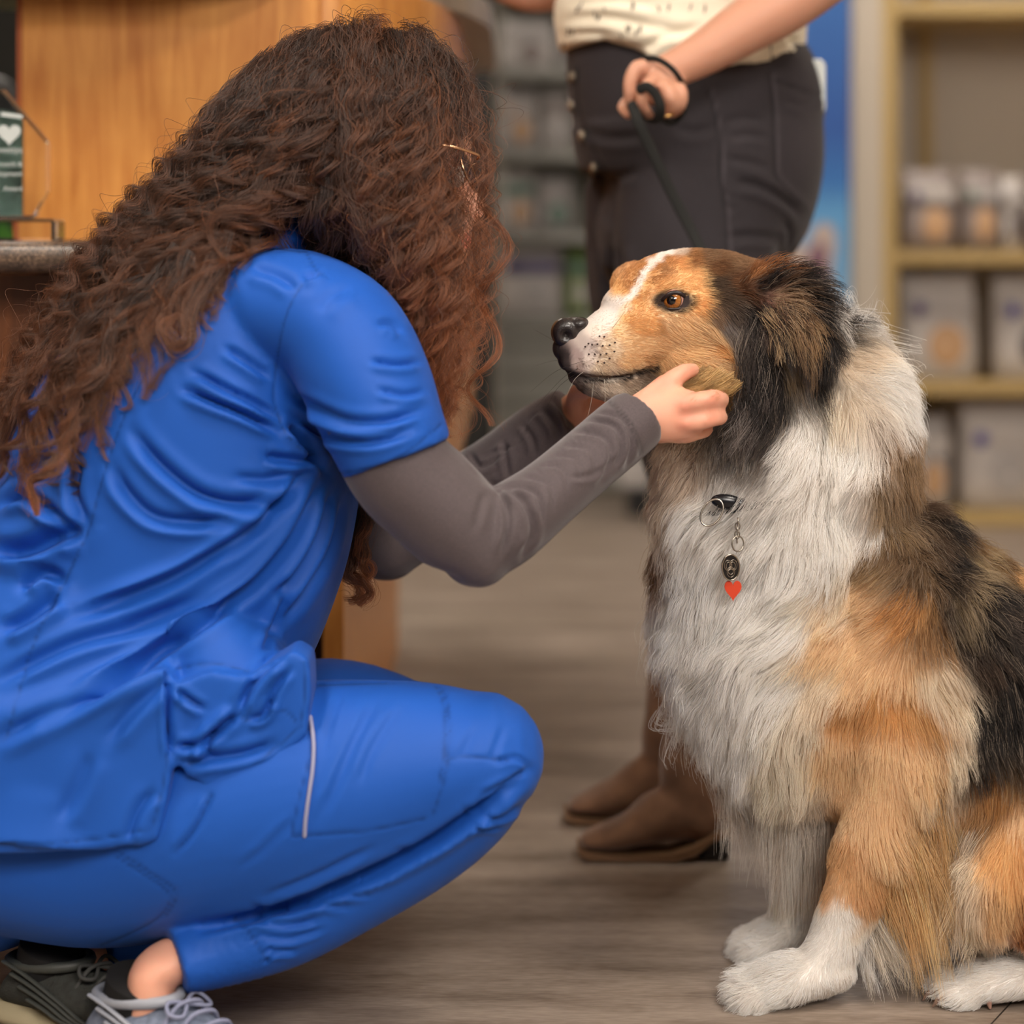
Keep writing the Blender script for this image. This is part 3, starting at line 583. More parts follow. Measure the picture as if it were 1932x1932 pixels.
# ---- scrub trousers
tr = [loft([(-60, 1520, 190, .13, 2.16), (0, 1540, 200, .125, 2.15), (200, 1572, 205, .118, 2.125), (400, 1532, 205, .112, 2.09), (600, 1487, 203, .1, 2.065), (790, 1444, 160, .082, 2.055), (905, 1427, 122, .07, 2.05)], nseg=40, sub=6),
    loft([(900, 1440, 112, .064, 2.052), (868, 1505, 108, .062, 2.055), (790, 1585, 96, .06, 2.06), (660, 1670, 88, .058, 2.065), (540, 1736, 84, .056, 2.065), (420, 1782, 74, .052, 2.055), (330, 1812, 62, .047, 2.04)], nseg=36, sub=6, cap=(1, 0)),
    loft([(0, 1540, 180, .13, 2.27), (200, 1540, 185, .125, 2.29), (400, 1470, 175, .11, 2.32), (600, 1400, 156, .095, 2.35), (730, 1405, 132, .08, 2.365), (810, 1440, 110, .065, 2.37)], nseg=36),
    loft([(800, 1450, 104, .06, 2.37), (700, 1560, 92, .058, 2.36), (560, 1640, 84, .056, 2.33), (400, 1700, 78, .052, 2.28), (250, 1745, 70, .05, 2.23), (170, 1775, 60, .046, 2.2)], cap=(1, 0)),
    ellipsoid(P(-60, 1480, 2.21), (.16, .19, .17)), loft([(60, 1400, 200, .15, 2.2), (20, 1520, 220, .165, 2.2)], cap=(1, 1))]
trS = Skin(tr, .0032, 5)
FT = [([(380, 1752), (500, 1724), (600, 1690), (700, 1648), (800, 1598), (880, 1546), (950, 1496), (1000, 1455)], 10, .018, .4), ([(875, 1525), (930, 1542), (980, 1520)], 6, .005), ([(905, 1500), (955, 1478), (1000, 1450)], 5, .004), ([(935, 1440), (975, 1430), (1000, 1450)], 5, .003), ([(880, 1545), (905, 1560), (945, 1560)], 4, .003),
    ([(645, 1300), (625, 1360), (608, 1420)], 7, .002), ([(715, 1308), (668, 1400), (625, 1500), (600, 1550)], 9, .0028), ([(755, 1330), (700, 1420), (680, 1480)], 8, .002), ([(900, 1370), (870, 1430)], 7, .0014), ([(950, 1370), (925, 1440)], 7, .0016),
    ([(398, 1500), (370, 1560), (330, 1610)], 6, .003), ([(560, 1540), (500, 1600), (450, 1640)], 7, .0016), ([(500, 1690), (600, 1650), (700, 1600)], 6, .003),
    ([(470, 1705), (540, 1720), (600, 1705), (660, 1712)], 6, .004), ([(480, 1740), (540, 1745), (600, 1735)], 5, .004), ([(490, 1765), (545, 1772), (610, 1752)], 5, .003), ([(560, 1690), (620, 1685), (700, 1690)], 5, .003), ([(640, 1655), (700, 1660), (760, 1640)], 5, .0025), ([(500, 1795), (560, 1795)], 5, .003), ([(740, 1600), (800, 1600), (850, 1575)], 6, .002)]
folds(trS, FT)
for k in range(16):
    t = k/15; x = 905-t*290; y = 1572+t*150+8*math.sin(t*3); folds(trS, [([(x, y-14), (x-6, y+6)], 2.6, .0014, .5)])
for k in range(7): folds(trS, [([(445+k*9, 1738+k*13), (470+k*9, 1730+k*11)], 3, .0022, .6)])
SM = [[(560, 1576), (620, 1574), (700, 1566), (800, 1545)], [(582, 1362), (586, 1420), (566, 1500), (551, 1574), (565, 1577)], [(826, 1286), (845, 1330), (848, 1400), (836, 1480), (815, 1540)], [(818, 1286), (837, 1330), (840, 1400), (828, 1480)], [(850, 1430), (900, 1428), (958, 1434)], [(600, 1292), (700, 1288), (800, 1287), (880, 1291), (940, 1304)], [(440, 1728), (470, 1760), (496, 1800), (505, 1815)], [(215, 1612), (270, 1650), (320, 1688), (300, 1730), (240, 1765), (190, 1785)], [(222, 1606), (277, 1643), (332, 1684), (312, 1730)], [(398, 1500), (370, 1560), (330, 1610)]]
Mk = seams(trS, SM, 2.2, .0012); q = PX(trS.v); N = trS.normals()
rib = (q[:,0] < 505) & (q[:,1] > 1700+(q[:,0]-430)*1.1) & (trS.v[:,1] < 2.12) & (q[:,1] > 1745-(505-q[:,0])*-.0) & (q[:,0] > 270)
ph = (q[:,0]*.45+q[:,1]*.9); trS.v += N*(np.where(rib, .0004*np.sin(ph*1.5), 0))[:,None]
trS.color(1-.4*Mk[:,None]*np.ones(3)); trO = trS.make('scrub_trousers', M['scrub'], wm)
pp_ = [near(trS, a, b)+np.array((0, -.0012, 0)) for a, b in ((586, 1352), (592, 1400), (590, 1450), (583, 1500), (577, 1545), (575, 1577))]
solid('pocket_piping', tube(pp_, .0018, nseg=8), mat('silver_grey_piping', srgb(150, 150, 175), .6), trO)
# ---- scrub top
tp = [loft([(548, 436, 50, .055, 2.18), (540, 458, 62, .066, 2.185), (522, 492, 105, .105, 2.2), (480, 565, 180, .155, 2.2), (430, 680, 245, .175, 2.2), (372, 822, 320, .178, 2.2), (328, 985, 335, .175, 2.2), (258, 1130, 345, .176, 2.2), (180, 1270, 322, .19, 2.185), (155, 1380, 276, .205, 2.185), (146, 1450, 256, .212, 2.185), (142, 1488, 254, .217, 2.185)], nseg=60, sub=7, cap=(1, 0), p=.86),
    loft([(560, 590, 120, .09, 2.11), (640, 632, 122, .08, 2.07), (695, 735, 120, .074, 2.045), (735, 825, 111, .068, 2.032), (750, 864, 108, .067, 2.03)], nseg=40, sub=6, cap=(1, 0)),
    loft([(600, 590, 110, .08, 2.29), (655, 660, 112, .08, 2.34), (690, 780, 105, .072, 2.38), (700, 850, 100, .066, 2.39)], cap=(1, 0)),
    loft([(400, 1170, 80, .09, 2.13), (425, 1250, 112, .085, 2.09), (450, 1330, 124, .082, 2.07), (455, 1400, 104, .075, 2.065), (445, 1460, 60, .062, 2.062)], nseg=36),
    prism(pz([(-260, 1340), (60, 1320), (180, 1296), (300, 1262), (322, 1262), (327, 1430), (318, 1500), (297, 1582), (200, 1600), (60, 1612), (-260, 1616)], 1.985), 1.980, 2.06),
    prism(pz([(328, 1290), (400, 1262), (470, 1275), (530, 1240), (556, 1222), (586, 1240), (590, 1300), (582, 1380), (510, 1450), (440, 1510), (380, 1470), (328, 1428)], 2.0), 1.986, 2.05)]
tpS = Skin(tp, .003, 6)
FS = [([(345, 734), (400, 758), (455, 780), (525, 815)], 7, .008), ([(363, 700), (430, 738), (480, 762), (525, 790)], 7, .006), ([(425, 655), (465, 682), (510, 712)], 7, .004), ([(250, 812), (300, 875), (370, 930), (440, 950), (520, 948)], 11, .008), ([(214, 880), (240, 930), (290, 975), (360, 985), (430, 975)], 11, .007),
    ([(440, 900), (510, 905), (570, 885)], 9, .004), ([(592, 868), (540, 935), (466, 1005), (400, 1050), (326, 1093), (220, 1135), (140, 1163)], 11, .009), ([(606, 905), (560, 1000), (489, 1093), (430, 1140), (373, 1180), (280, 1242), (180, 1310), (90, 1370)], 11, .010),
    ([(625, 930), (595, 1010), (560, 1075), (520, 1120)], 9, .008), ([(645, 945), (615, 1040), (570, 1120), (530, 1180)], 9, .007), ([(560, 900), (500, 990), (420, 1060)], 8, .003), ([(540, 1120), (520, 1170), (500, 1230)], 8, .006),
    ([(-20, 1040), (50, 1035), (110, 1010), (155, 1000)], 15, .014), ([(-10, 960), (40, 935), (90, 960), (140, 1000)], 10, .008), ([(40, 1110), (80, 1080), (120, 1095)], 10, .009), ([(0, 1190), (60, 1160), (110, 1120)], 12, .009), ([(150, 870), (140, 930), (165, 990)], 9, .006), ([(-10, 1290), (60, 1250), (150, 1210), (260, 1180), (380, 1130)], 12, .007),
    ([(-10, 1400), (80, 1350), (200, 1290), (300, 1250)], 14, .006), ([(200, 1400), (250, 1340), (330, 1270)], 12, .004), ([(110, 1550), (150, 1480), (170, 1420)], 14, .003), ([(240, 1590), (262, 1530), (290, 1490)], 10, .004),
    ([(548, 745), (600, 772), (660, 795), (730, 795), (800, 772)], 8, .005), ([(543, 775), (590, 812), (650, 832), (720, 832), (790, 806)], 7, .004), ([(560, 760), (610, 790), (680, 812), (750, 812), (800, 790)], 5, .002), ([(700, 680), (745, 688), (790, 684)], 6, .004), ([(712, 612), (738, 612), (758, 632)], 7, .003), ([(712, 735), (760, 745), (800, 738)], 6, .003),
    ([(548, 800), (580, 850), (610, 890)], 8, .010), ([(600, 590), (625, 560), (665, 540)], 14, .002), ([(575, 525), (592, 520), (602, 512)], 7, .004), ([(470, 505), (520, 520), (560, 545)], 10, .003), ([(500, 860), (550, 868), (590, 866)], 8, .008),
    ([(448, 1347), (420, 1370), (390, 1405), (400, 1428)], 8, .010), ([(452, 1342), (470, 1300), (500, 1262), (530, 1240)], 8, .009), ([(330, 1300), (358, 1322), (385, 1338)], 6, .006), ([(332, 1408), (370, 1405), (410, 1375)], 7, .008), ([(345, 1440), (400, 1432), (470, 1420), (520, 1400)], 9, .006), ([(500, 1345), (520, 1300), (545, 1262)], 6, .005), ([(470, 1355), (495, 1350), (515, 1320)], 6, .006), ([(322, 1245), (318, 1330), (324, 1430)], 6, .012, .2)]
_m = lambda v: (lambda q: np.clip((340-q[:,0])/60, 0, 1)*np.exp(-((q[:,1]-(1310-.12*q[:,0]))/60)**2)*(v[:,1] < 2.1))(PX(v))
tpS.smooth(60, _m)
folds(tpS, FS, amp=1.35)
SMT = [[(578, 475), (590, 498), (602, 516)], [(568, 540), (545, 580), (528, 640), (518, 730), (524, 780), (545, 825), (588, 862)], [(578, 475), (545, 473), (512, 471), (466, 494), (396, 560), (350, 622), (289, 690), (242, 770), (200, 883), (163, 1009), (107, 1125), (60, 1225), (10, 1400)], [(545, 450), (556, 462), (566, 478)], [(640, 893), (700, 884), (760, 860), (836, 797)], [(0, 1594), (100, 1592), (200, 1580), (286, 1562)], [(286, 1562), (306, 1490), (315, 1420)], [(452, 1342), (470, 1362), (500, 1356), (520, 1340), (545, 1345), (562, 1368)], [(430, 1490), (500, 1428), (570, 1368)], [(572, 1250), (575, 1310), (566, 1368)], [(330, 1262), (400, 1252), (470, 1268)]]
Mk = seams(tpS, SMT, 2.0, .0012)
n0 = fbm(tpS.v*9, 3, 2); tpS.v += tpS.normals()*(n0*.0022)[:,None]
tpS.color(1-.4*Mk[:,None]*np.ones(3)); tpO = tpS.make('scrub_top', M['scrub'], wm)
# ---- glasses
gold = mat('rose_gold_wire', srgb(224, 178, 140), .2, metal=1.0); lensM = mat('spectacle_lens', (1, 1, 1), .01, trans=1, ior=1.05)
gl = solid('eyeglasses', [tube([P(735, 300, 2.118), P(780, 282, 2.106), P(836, 274, 2.098), P(898, 291, 2.112), P(901, 300, 2.118)], .0015, nseg=8)]+
    [torus(P(884, 322, yy), 1, .0014, np.array((.004, .024*sg, 0)), np.array((-.008, 0, .021)), 32, 6) for yy, sg in ((2.144, 1), (2.256, -1))]+[tube([P(890, 312, 2.170), P(899, 308, 2.2), P(890, 312, 2.230)], .001, nseg=6), tube([P(735, 300, 2.282), P(836, 274, 2.292), P(898, 292, 2.272)], .0011, nseg=8)], gold, wm)
for yy, sg in ((2.144, 1), (2.256, -1)):
    a = np.linspace(0, 2*np.pi, 28, endpoint=False); cc = P(884, 322, yy); v = cc+np.outer(np.cos(a), (.0036, .023*sg, 0))+np.outer(np.sin(a), (-.0077, 0, .0202)); v2 = v+np.array((.001, 0, 0))
    solid('lens', (np.concatenate((v, v2)), [tuple(range(28)), tuple(range(28, 56))[::-1]]+[(i, (i+1) % 28, (i+1) % 28+28, i+28) for i in range(28)]), lensM, gl, smooth=False)
# ---- shoes: heel at (hx,hy), pointing along yaw, pitch lifts the heel
def foot_frame(heel, yaw, pitch):
    f = np.array((math.cos(yaw)*math.cos(pitch), math.sin(yaw)*math.cos(pitch), -math.sin(pitch))); s = np.array((-math.sin(yaw), math.cos(yaw), 0)); u = np.cross(f, s); u = -u if u[2] < 0 else u
    return lambda a, b, c: np.array(heel)+f*a+s*b+u*c
def shoe_parts(fr, L=.255, lowcut=True):
    st = [(0, .028, .0, .062), (.02, .034, 0, .085), (.06, .036, 0, .088), (.10, .037, 0, .082), (.14, .041, 0, .070), (.18, .046, 0, .056), (.215, .045, 0, .046), (.24, .036, 0, .036), (.255, .018, 0, .024)]
    def sec(st, z0, wk=1, topk=1, n=22):
        V = []
        for a, w_, _, h in st:
            for k in range(n):
                t = 2*math.pi*k/n; c, s = math.cos(t), math.sin(t); y = w_*wk*np.sign(c)*abs(c)**.75; z = (h*topk-z0)*.5*(1+np.sign(s)*abs(s)**.8)+z0
                V.append(fr(a, y*(1-.35*max(0, s)), z))
        m = len(st); Fc = [(i*n+j, i*n+(j+1) % n, (i+1)*n+(j+1) % n, (i+1)*n+j) for i in range(m-1) for j in range(n)]+[tuple(range(n))[::-1], tuple((m-1)*n+j for j in range(n))]
        return np.array(V), Fc
    S = cr(np.array(st)*np.array((1, 1, 1, .76)), 33)
    upper = sec(S, .02)
    sole = sec([(a-.004 if a < .1 else a+.003, w_+.004, 0, .024+(.006 if a < .06 else 0)) for a, w_, _, h in S], .0, 1.02)
    return upper, sole
def sneaker(name, heel, yaw, pitch, cu, cs, clab, black_sock, par):
    fr = foot_frame(heel, yaw, pitch); up_, so = shoe_parts(fr)
    m = mat('shoe_upper_'+clab, cu[0], .85, c2=cu[1], scale=120, bump=.6, bscale=500)
    sh = Skin([up_], .0035, 4); q3 = sh.v
    so_o = None
    sho = sh.make(name, m, par); solid('shoe_sole', so, mat('shoe_sole_'+clab, cs, .6), sho)
    solid('sock', tube([fr(.045, 0, .04), fr(.045, 0, .062), fr(.05, 0, .080)], [.031, .033, .034], nseg=24, cap=False), mat('black_sock_'+clab, srgb(16, 15, 16), .9), par)
    ov = mat('overlay_'+clab, cu[2], .5)
    for k in range(4):      # pale overlay ribs wrapping the heel and side
        pts = []
        for t in np.linspace(0, 1, 7):
            a = .015+.12*t+.012*k; z = .058-.038*t**1.3-.010*k+.010*(1-t); pts.append(fr(a, -.0335-.004*t-.0015*k, max(z, .024)))
        solid('overlay_rib', tube(pts, .0028, nseg=8, flat=.6), ov, sho)
    rim = [fr(.045+.046*math.cos(t), .030*math.sin(t), .066+.004*math.cos(t)) for t in np.linspace(0, 2*math.pi, 28, endpoint=False)]
    solid('collar_rim', tube(rim, .0055, nseg=8, closed=True), ov, sho)
    lc = mat('lace_'+clab, cu[3], .8)
    for k in range(5):
        a = .10+.017*k; z = .066-.0056*k*1.1
        solid('lace', tube([fr(a, -.024, z-.012), fr(a+.006, -.010, z+.004), fr(a+.012, .010, z+.004), fr(a+.006, .024, z-.010)], .0022, nseg=8), lc, sho)
    for s_ in (-1, 1): solid('lace', tube([fr(.105, 0, .069), fr(.10, s_*.018, .073), fr(.108, s_*.026, .066), fr(.118, s_*.018, .064), fr(.107, 0, .069)], .002, nseg=8), lc, sho)
    return sho
s1 = sneaker('sneaker', P(196, 1925, 2.06)*np.array((1, 1, 0))+np.array((0, 0, .0)), math.radians(-34), math.radians(0), (srgb(96, 104, 122), srgb(120, 130, 150), srgb(150, 154, 164), srgb(128, 132, 156)), srgb(196, 190, 180), 'grey_blue', True, wm)
s2 = sneaker('sneaker', P(30, 1840, 2.155)*np.array((1, 1, 0))+np.array((0, 0, .0)), math.radians(-30), math.radians(0), (srgb(52, 54, 50), srgb(44, 44, 40), srgb(62, 64, 60), srgb(60, 60, 58)), srgb(170, 158, 128), 'dark_olive', True, wm)
# ---- long curly hair
M['hair'] = hairmat('curly_brown_hair', .22, .22, .22)
NG = [ # near side, front sheet
 [(850,120,2.19),(893,190,2.16),(903,290,2.135),(898,400,2.13),(894,510,2.14),(876,620,2.15),(850,730,2.16),(838,820,2.17)],
 [(810,88,2.19),(850,170,2.135),(860,280,2.11),(862,400,2.10),(860,520,2.10),(842,640,2.11),(830,740,2.12),(820,840,2.15)],
 [(760,70,2.19),(795,160,2.12),(808,280,2.095),(815,400,2.085),(815,500,2.085),(805,590,2.09),(800,680,2.12),(815,790,2.16)],
 [(700,60,2.19),(722,150,2.11),(725,280,2.085),(735,390,2.078),(745,480,2.08),(765,560,2.12),(780,680,2.17),(800,800,2.2)],
 [(650,60,2.19),(645,150,2.105),(635,260,2.082),(640,370,2.078),(665,460,2.085),(715,550,2.14),(750,700,2.22),(740,860,2.25),(700,980,2.25),(682,1085,2.24)]]
NB = [
 [(625,62,2.19),(600,150,2.105),(575,245,2.085),(545,322,2.08),(488,376,2.08),(415,432,2.07),(382,500,2.05),(366,556,2.04)],
 [(590,72,2.19),(545,150,2.11),(505,255,2.09),(455,350,2.085),(400,425,2.08),(352,500,2.06),(335,580,2.045),(330,640,2.04)],
 [(550,88,2.2),(485,170,2.12),(432,270,2.105),(370,370,2.10),(290,465,2.09),(215,580,2.07),(180,700,2.05),(120,840,2.04),(75,940,2.03)],
 [(510,115,2.2),(440,190,2.15),(390,285,2.14),(320,385,2.14),(225,480,2.14),(125,610,2.15),(55,745,2.16),(-10,880,2.18)],
 [(480,140,2.22),(415,215,2.2),(362,300,2.2),(288,400,2.2),(185,505,2.2),(85,655,2.2),(5,785,2.2),(-60,910,2.2)]]
def mirror(G): return [[(x, y, 4.4-Y+.0) for x, y, Y in g] for g in G]
_kd = []
for S_ in (tpS, usS, trS):
    nn = S_.normals(); idx = np.arange(0, len(S_.v), 2); kd = KDTree(len(idx))
    for j, i in enumerate(idx): kd.insert(S_.v[i], j)
    kd.balance(); _kd.append((kd, S_.v[idx], nn[idx]))
def pushout(pts, marg):
    for i in range(len(pts)):
        for kd, v, n_ in _kd[:2]:
            co_, j, d = kd.find(pts[i])
            if d < .07:
                s_ = float(np.dot(pts[i]-v[j], n_[j]))
                if s_ < marg[i] and d < .06: pts[i] += n_[j]*(marg[i]-s_)
    return pts
K = 46
def sheet(G, u):
    G3 = [cr(np.array([P(*p) for p in g]), K) for g in G]
    n = len(G)-1; i = min(int(u*n), n-1); f = u*n-i; return G3[i]*(1-f)+G3[i+1]*f
HP, HR, HCc = [], [], []
hd1, hd2, hd3 = np.array(srgb(34, 22, 17)), np.array(srgb(80, 52, 37)), np.array(srgb(160, 94, 50))
def add_lock(c, ns, r0, r1, amp, wl, copper, frizz=1.0, fly=.05, push=True):
    L = np.concatenate(([0], np.cumsum(np.linalg.norm(np.diff(c, axis=0), axis=1)))); t = L/L[-1]
    T = np.gradient(c, axis=0); T /= np.linalg.norm(T, axis=1)[:,None]+1e-9; U = np.cross(T, (0, 1, 0)); U /= np.linalg.norm(U, axis=1)[:,None]+1e-9; W = np.cross(T, U)
    env = np.clip((t-.06)/.35, 0, 1); ph = rng.uniform(0, 6.28)+2*np.pi*L/wl+rng.uniform(-.6, .6)*np.sin(L*30+rng.uniform(0, 6))
    a = amp*env*(1+.3*t)
    c = c+U*(a*np.cos(ph))[:,None]+W*(a*np.sin(ph)*.8)[:,None]
    if push: c = pushout(c.copy(), .003+.004*np.ones(K))
    ra = r0*(1-t)+r1*t; ra = ra*(1+.5*np.sin(np.pi*t))
    an = rng.uniform(0, 2*np.pi, ns); rr = np.sqrt(rng.uniform(0, 1, ns)); tw = rng.uniform(-1.5, 1.5, ns)
    A = an[:,None]+tw[:,None]*t[None]*2
    off = (U[None]*(np.cos(A)*rr[:,None]*ra[None])[...,None]+W[None]*(np.sin(A)*rr[:,None]*ra[None])[...,None])
    fz = np.where(rng.uniform(size=ns) < fly, rng.uniform(3, 7, ns), rng.uniform(.5, 1.6, ns))*frizz
    k1 = rng.uniform(18, 60, (ns, 2)); p1 = rng.uniform(0, 6.28, (ns, 2)); k2 = rng.uniform(90, 220, (ns, 2)); p2 = rng.uniform(0, 6.28, (ns, 2))
    for d, V in ((0, U), (1, W)):
        w_ = (np.sin(L[None]*k1[:,d:d+1]+p1[:,d:d+1])*.0022+np.sin(L[None]*k2[:,d:d+1]+p2[:,d:d+1])*.0008)*fz[:,None]*np.clip(t*5, 0, 1)[None]
        off = off+V[None]*w_[...,None]
    cut = rng.uniform(.82, 1.0, ns); pts = c[None]+off
    HP.append(pts); HR.append(rng.uniform(.00014, .00026, ns))
    mix = np.clip(copper*t**1.3*1.3+rng.normal(0, .12), 0, 1); m2 = rng.uniform(0, 1, ns)[:,None]*.5+rng.uniform(0, .3)
    base = hd1*(1-m2)+hd2*m2; colr = base[:,None]*(1-mix[None,:,None])+hd3[None,None]*mix[None,:,None]
    HCc.append(colr*rng.uniform(.45, 1.5, ns)[:,None,None])
def rndsheet(G, n, ns, depth, copper, jx=.012, **kw):
    for _ in range(n):
        u = rng.uniform(0, 1); nb = 8; us_ = (np.floor(u*nb)+.5)/nb; t = np.linspace(0, 1, K)[:,None]; wq = .75*np.clip((t-.45)/.5, 0, 1)**1.3; c = sheet(G, u)*(1-wq)+sheet(G, us_)*wq
        cen = P(700, 268, 2.2); lay = rng.uniform(0, 1)**1.2*depth
        inward = (cen-c); inward[:,2] *= .5; inward /= np.linalg.norm(inward, axis=1)[:,None]; c += inward*lay*np.clip(t*4, 0, 1)*np.clip(1.4-t, .3, 1)
        c += rng.normal(0, jx, 3)*np.array((1, .5, .6))*np.clip(t*3, .25, 1.3)
        sh = rng.uniform(.78, 1.04); c = cr(c[:max(6, int(K*min(sh, 1)))], K)
        cop = copper(u) if callable(copper) else copper
        add_lock(c, ns, rng.uniform(.005, .010), rng.uniform(.001, .003), rng.uniform(.002, .012), rng.uniform(.035, .10), cop, **kw)
HS = HAIRK if 'HAIRK' in globals() else 1.0
rndsheet(NG, int(270*HS), 46, .05, lambda u: 1.0-.55*u, fly=.10)
rndsheet(NB, int(270*HS), 46, .05, lambda u: .28, fly=.06)
rndsheet(mirror(NG), int(90*HS), 46, .05, lambda u: 1.0-.5*u, fly=.1)
rndsheet(mirror(NB), int(70*HS), 46, .05, .3)
NC = [[(645,60,2.19),(632,160,2.105),(618,270,2.085),(610,360,2.085),(612,425,2.10),(640,475,2.13),(680,525,2.17),(700,585,2.2)],
 [(620,65,2.19),(600,160,2.105),(588,260,2.085),(590,342,2.085),(592,392,2.09),(606,430,2.12),(630,470,2.16),(655,525,2.2)]]
rndsheet(NC, int(46*HS), 46, .04, .25, fly=.06, push=False)
# crown cap: short-rooted locks so the top of the head is full
for _ in range(int(90*HS)):
    a = rng.uniform(-1.3, 1.3); b = rng.uniform(-.9, .95); cen = P(690, 262, 2.2)
    d = np.array((math.sin(a)*math.cos(b*.6), math.sin(b), math.cos(a)*math.cos(b)+.05)); p0 = cen+d/np.linalg.norm(d)*np.array((.113, .087, .112))
    side = np.array((math.copysign(.3, a) if abs(a) > .25 else .1, (-1 if b < .4 else 1)*.9, -.6)); side -= d*np.dot(side, d)
    t = np.linspace(0, 1, K)[:,None]; q0 = p0+side*t*.11; rel = q0-cen; nr = np.linalg.norm(rel/np.array((.118, .092, .118)), axis=1)[:,None]; q0 = cen+rel/nr
    add_lock(q0, 44, .010, .006, .003, .05, .12, fly=.1)
# loose single curls seen against the shirt and the floor
LO = [([(420,440,2.06),(400,500,2.045),(372,550,2.03),(352,600,2.02),(352,640,2.01),(325,650,2.01),(308,620,2.01),(322,600,2.02),(338,622,2.02)], .9, .0004, .3),
 ([(330,470,2.06),(270,545,2.05),(215,610,2.04),(205,670,2.03),(170,720,2.02),(135,760,2.02),(130,820,2.02),(112,870,2.01),(80,905,2.01)], 1, .003, .5),
 ([(300,520,2.07),(220,560,2.06),(150,650,2.05),(120,700,2.05),(60,770,2.06),(20,850,2.08),(-5,910,2.1)], 1, .004, .4),
 ([(360,480,2.05),(330,540,2.04),(340,590,2.03),(362,620,2.03)], 1, .003, .3),
 ([(690,960,2.24),(670,1030,2.23),(660,1075,2.22),(690,1100,2.21),(700,1120,2.21),(680,1142,2.21)], 1, .002, .9),
 ([(680,960,2.26),(650,1040,2.25),(645,1070,2.25),(670,1095,2.25),(675,1120,2.25),(655,1130,2.25)], 1, .002, .9),
 ([(700,940,2.24),(690,1010,2.23),(680,1060,2.22),(700,1085,2.22),(690,1110,2.22)], 1, .004, .9),
 ([(110,860,2.02),(90,895,2.01),(60,910,2.01),(68,950,2.01),(72,975,2.01)], .5, .001, .8)]
for g, s_, amp, cop in LO:
    for r_ in range(3):
        c = cr(np.array([P(*p) for p in g])+rng.normal(0, .0025, 3), K); add_lock(c, 45, .0055*s_, .002*s_, amp, .05, cop, frizz=.6, fly=.12)
# frizzy flyaways round the whole outline
for _ in range(int(150*HS)):
    G = [NG, NB, mirror(NG)][rng.integers(3)]; c = sheet(G, rng.uniform(0, 1)).copy(); i0 = rng.integers(3, K-12); c = c[i0:i0+rng.integers(8, 12)]
    cen = P(700, 300, 2.2); o_ = c-cen; o_ /= np.linalg.norm(o_, axis=1)[:,None]; c = c+o_*np.linspace(.004, rng.uniform(.012, .035), len(c))[:,None]
    add_lock(cr(c, K), 4, .006, .012, rng.uniform(.002, .006), rng.uniform(.02, .05), .7, frizz=2.0, fly=.3, push=False)
HPa = np.concatenate(HP); HRa = np.concatenate(HR); HCa = np.concatenate(HCc)
qa = PX(HPa.reshape(-1, 3)).reshape(*HPa.shape[:2], 2)      # thin the hair over the side of the spectacles
hit = ((((qa[..., 0]-872)/36)**2+((qa[..., 1]-312)/48)**2 < 1) & (HPa[..., 1] < 2.2)).any(1); keep = ~hit | (rng.uniform(size=len(hit)) < .05)
HPa, HRa, HCa = HPa[keep], HRa[keep], HCa[keep]; hairO = strands('hair', HPa, HRa, HCa, M['hair'], wm)
print('HAIR', len(HPa))
del HP, HPa, HCc, HCa
# ================================================================ dog
dg_ = empty('dog', (.42, 2.28, 0), 'large long-haired dog sitting on the floor, tan face, white chest, black-brown back', 'dog')
hY = 2.262
DP = []
# head
DP += [loft([(1082, 662, 36, .017, 2.232), (1098, 662, 54, .023, 2.234), (1128, 660, 70, .030, 2.238), (1168, 652, 86, .036, 2.245), (1208, 630, 104, .047, 2.252), (1255, 607, 126, .060, 2.258), (1320, 606, 133, .070, 2.264), (1390, 625, 128, .077, 2.27), (1450, 668, 120, .078, 2.275), (1500, 725, 125, .08, 2.28)], nseg=40, sub=6),
    loft([(1084, 712, 13, .017, 2.235), (1120, 726, 20, .022, 2.24), (1180, 733, 30, .026, 2.245), (1260, 728, 50, .04, 2.255), (1350, 735, 70, .06, 2.265)], nseg=24),
    ellipsoid(P(1112, 688, 2.222), (.030, .015, .017), rotY(.1)), ellipsoid(P(1112, 688, 2.252), (.030, .015, .017), rotY(.1)),
    ellipsoid(P(1255, 532, 2.232), (.034, .018, .018), rotY(.35)), ellipsoid(P(1205, 545, 2.295), (.032, .02, .028), rotY(.6)),
    ellipsoid(P(1330, 690, 2.235), (.058, .04, .046)), ellipsoid(P(1330, 690, 2.295), (.058, .04, .046)), ellipsoid(P(1300, 628, 2.222), (.05, .018, .018), rotY(.25))]
# neck, chest, trunk
DP += [loft([(1440, 650, 110, .07, 2.275), (1480, 770, 160, .09, 2.28), (1470, 880, 205, .108, 2.28), (1480, 1010, 222, .122, 2.285), (1495, 1160, 228, .126, 2.285), (1540, 1300, 200, .115, 2.285), (1590, 1390, 150, .1, 2.285)], nseg=40),
    loft([(1490, 630, 66, .06, 2.28), (1555, 700, 100, .08, 2.285), (1590, 830, 115, .1, 2.285), (1590, 980, 130, .11, 2.285)]),
    loft([(1590, 1020, 150, .115, 2.285), (1710, 1180, 195, .14, 2.29), (1880, 1380, 235, .155, 2.3), (2060, 1560, 235, .16, 2.31), (2180, 1700, 150, .13, 2.31)], nseg=40)]
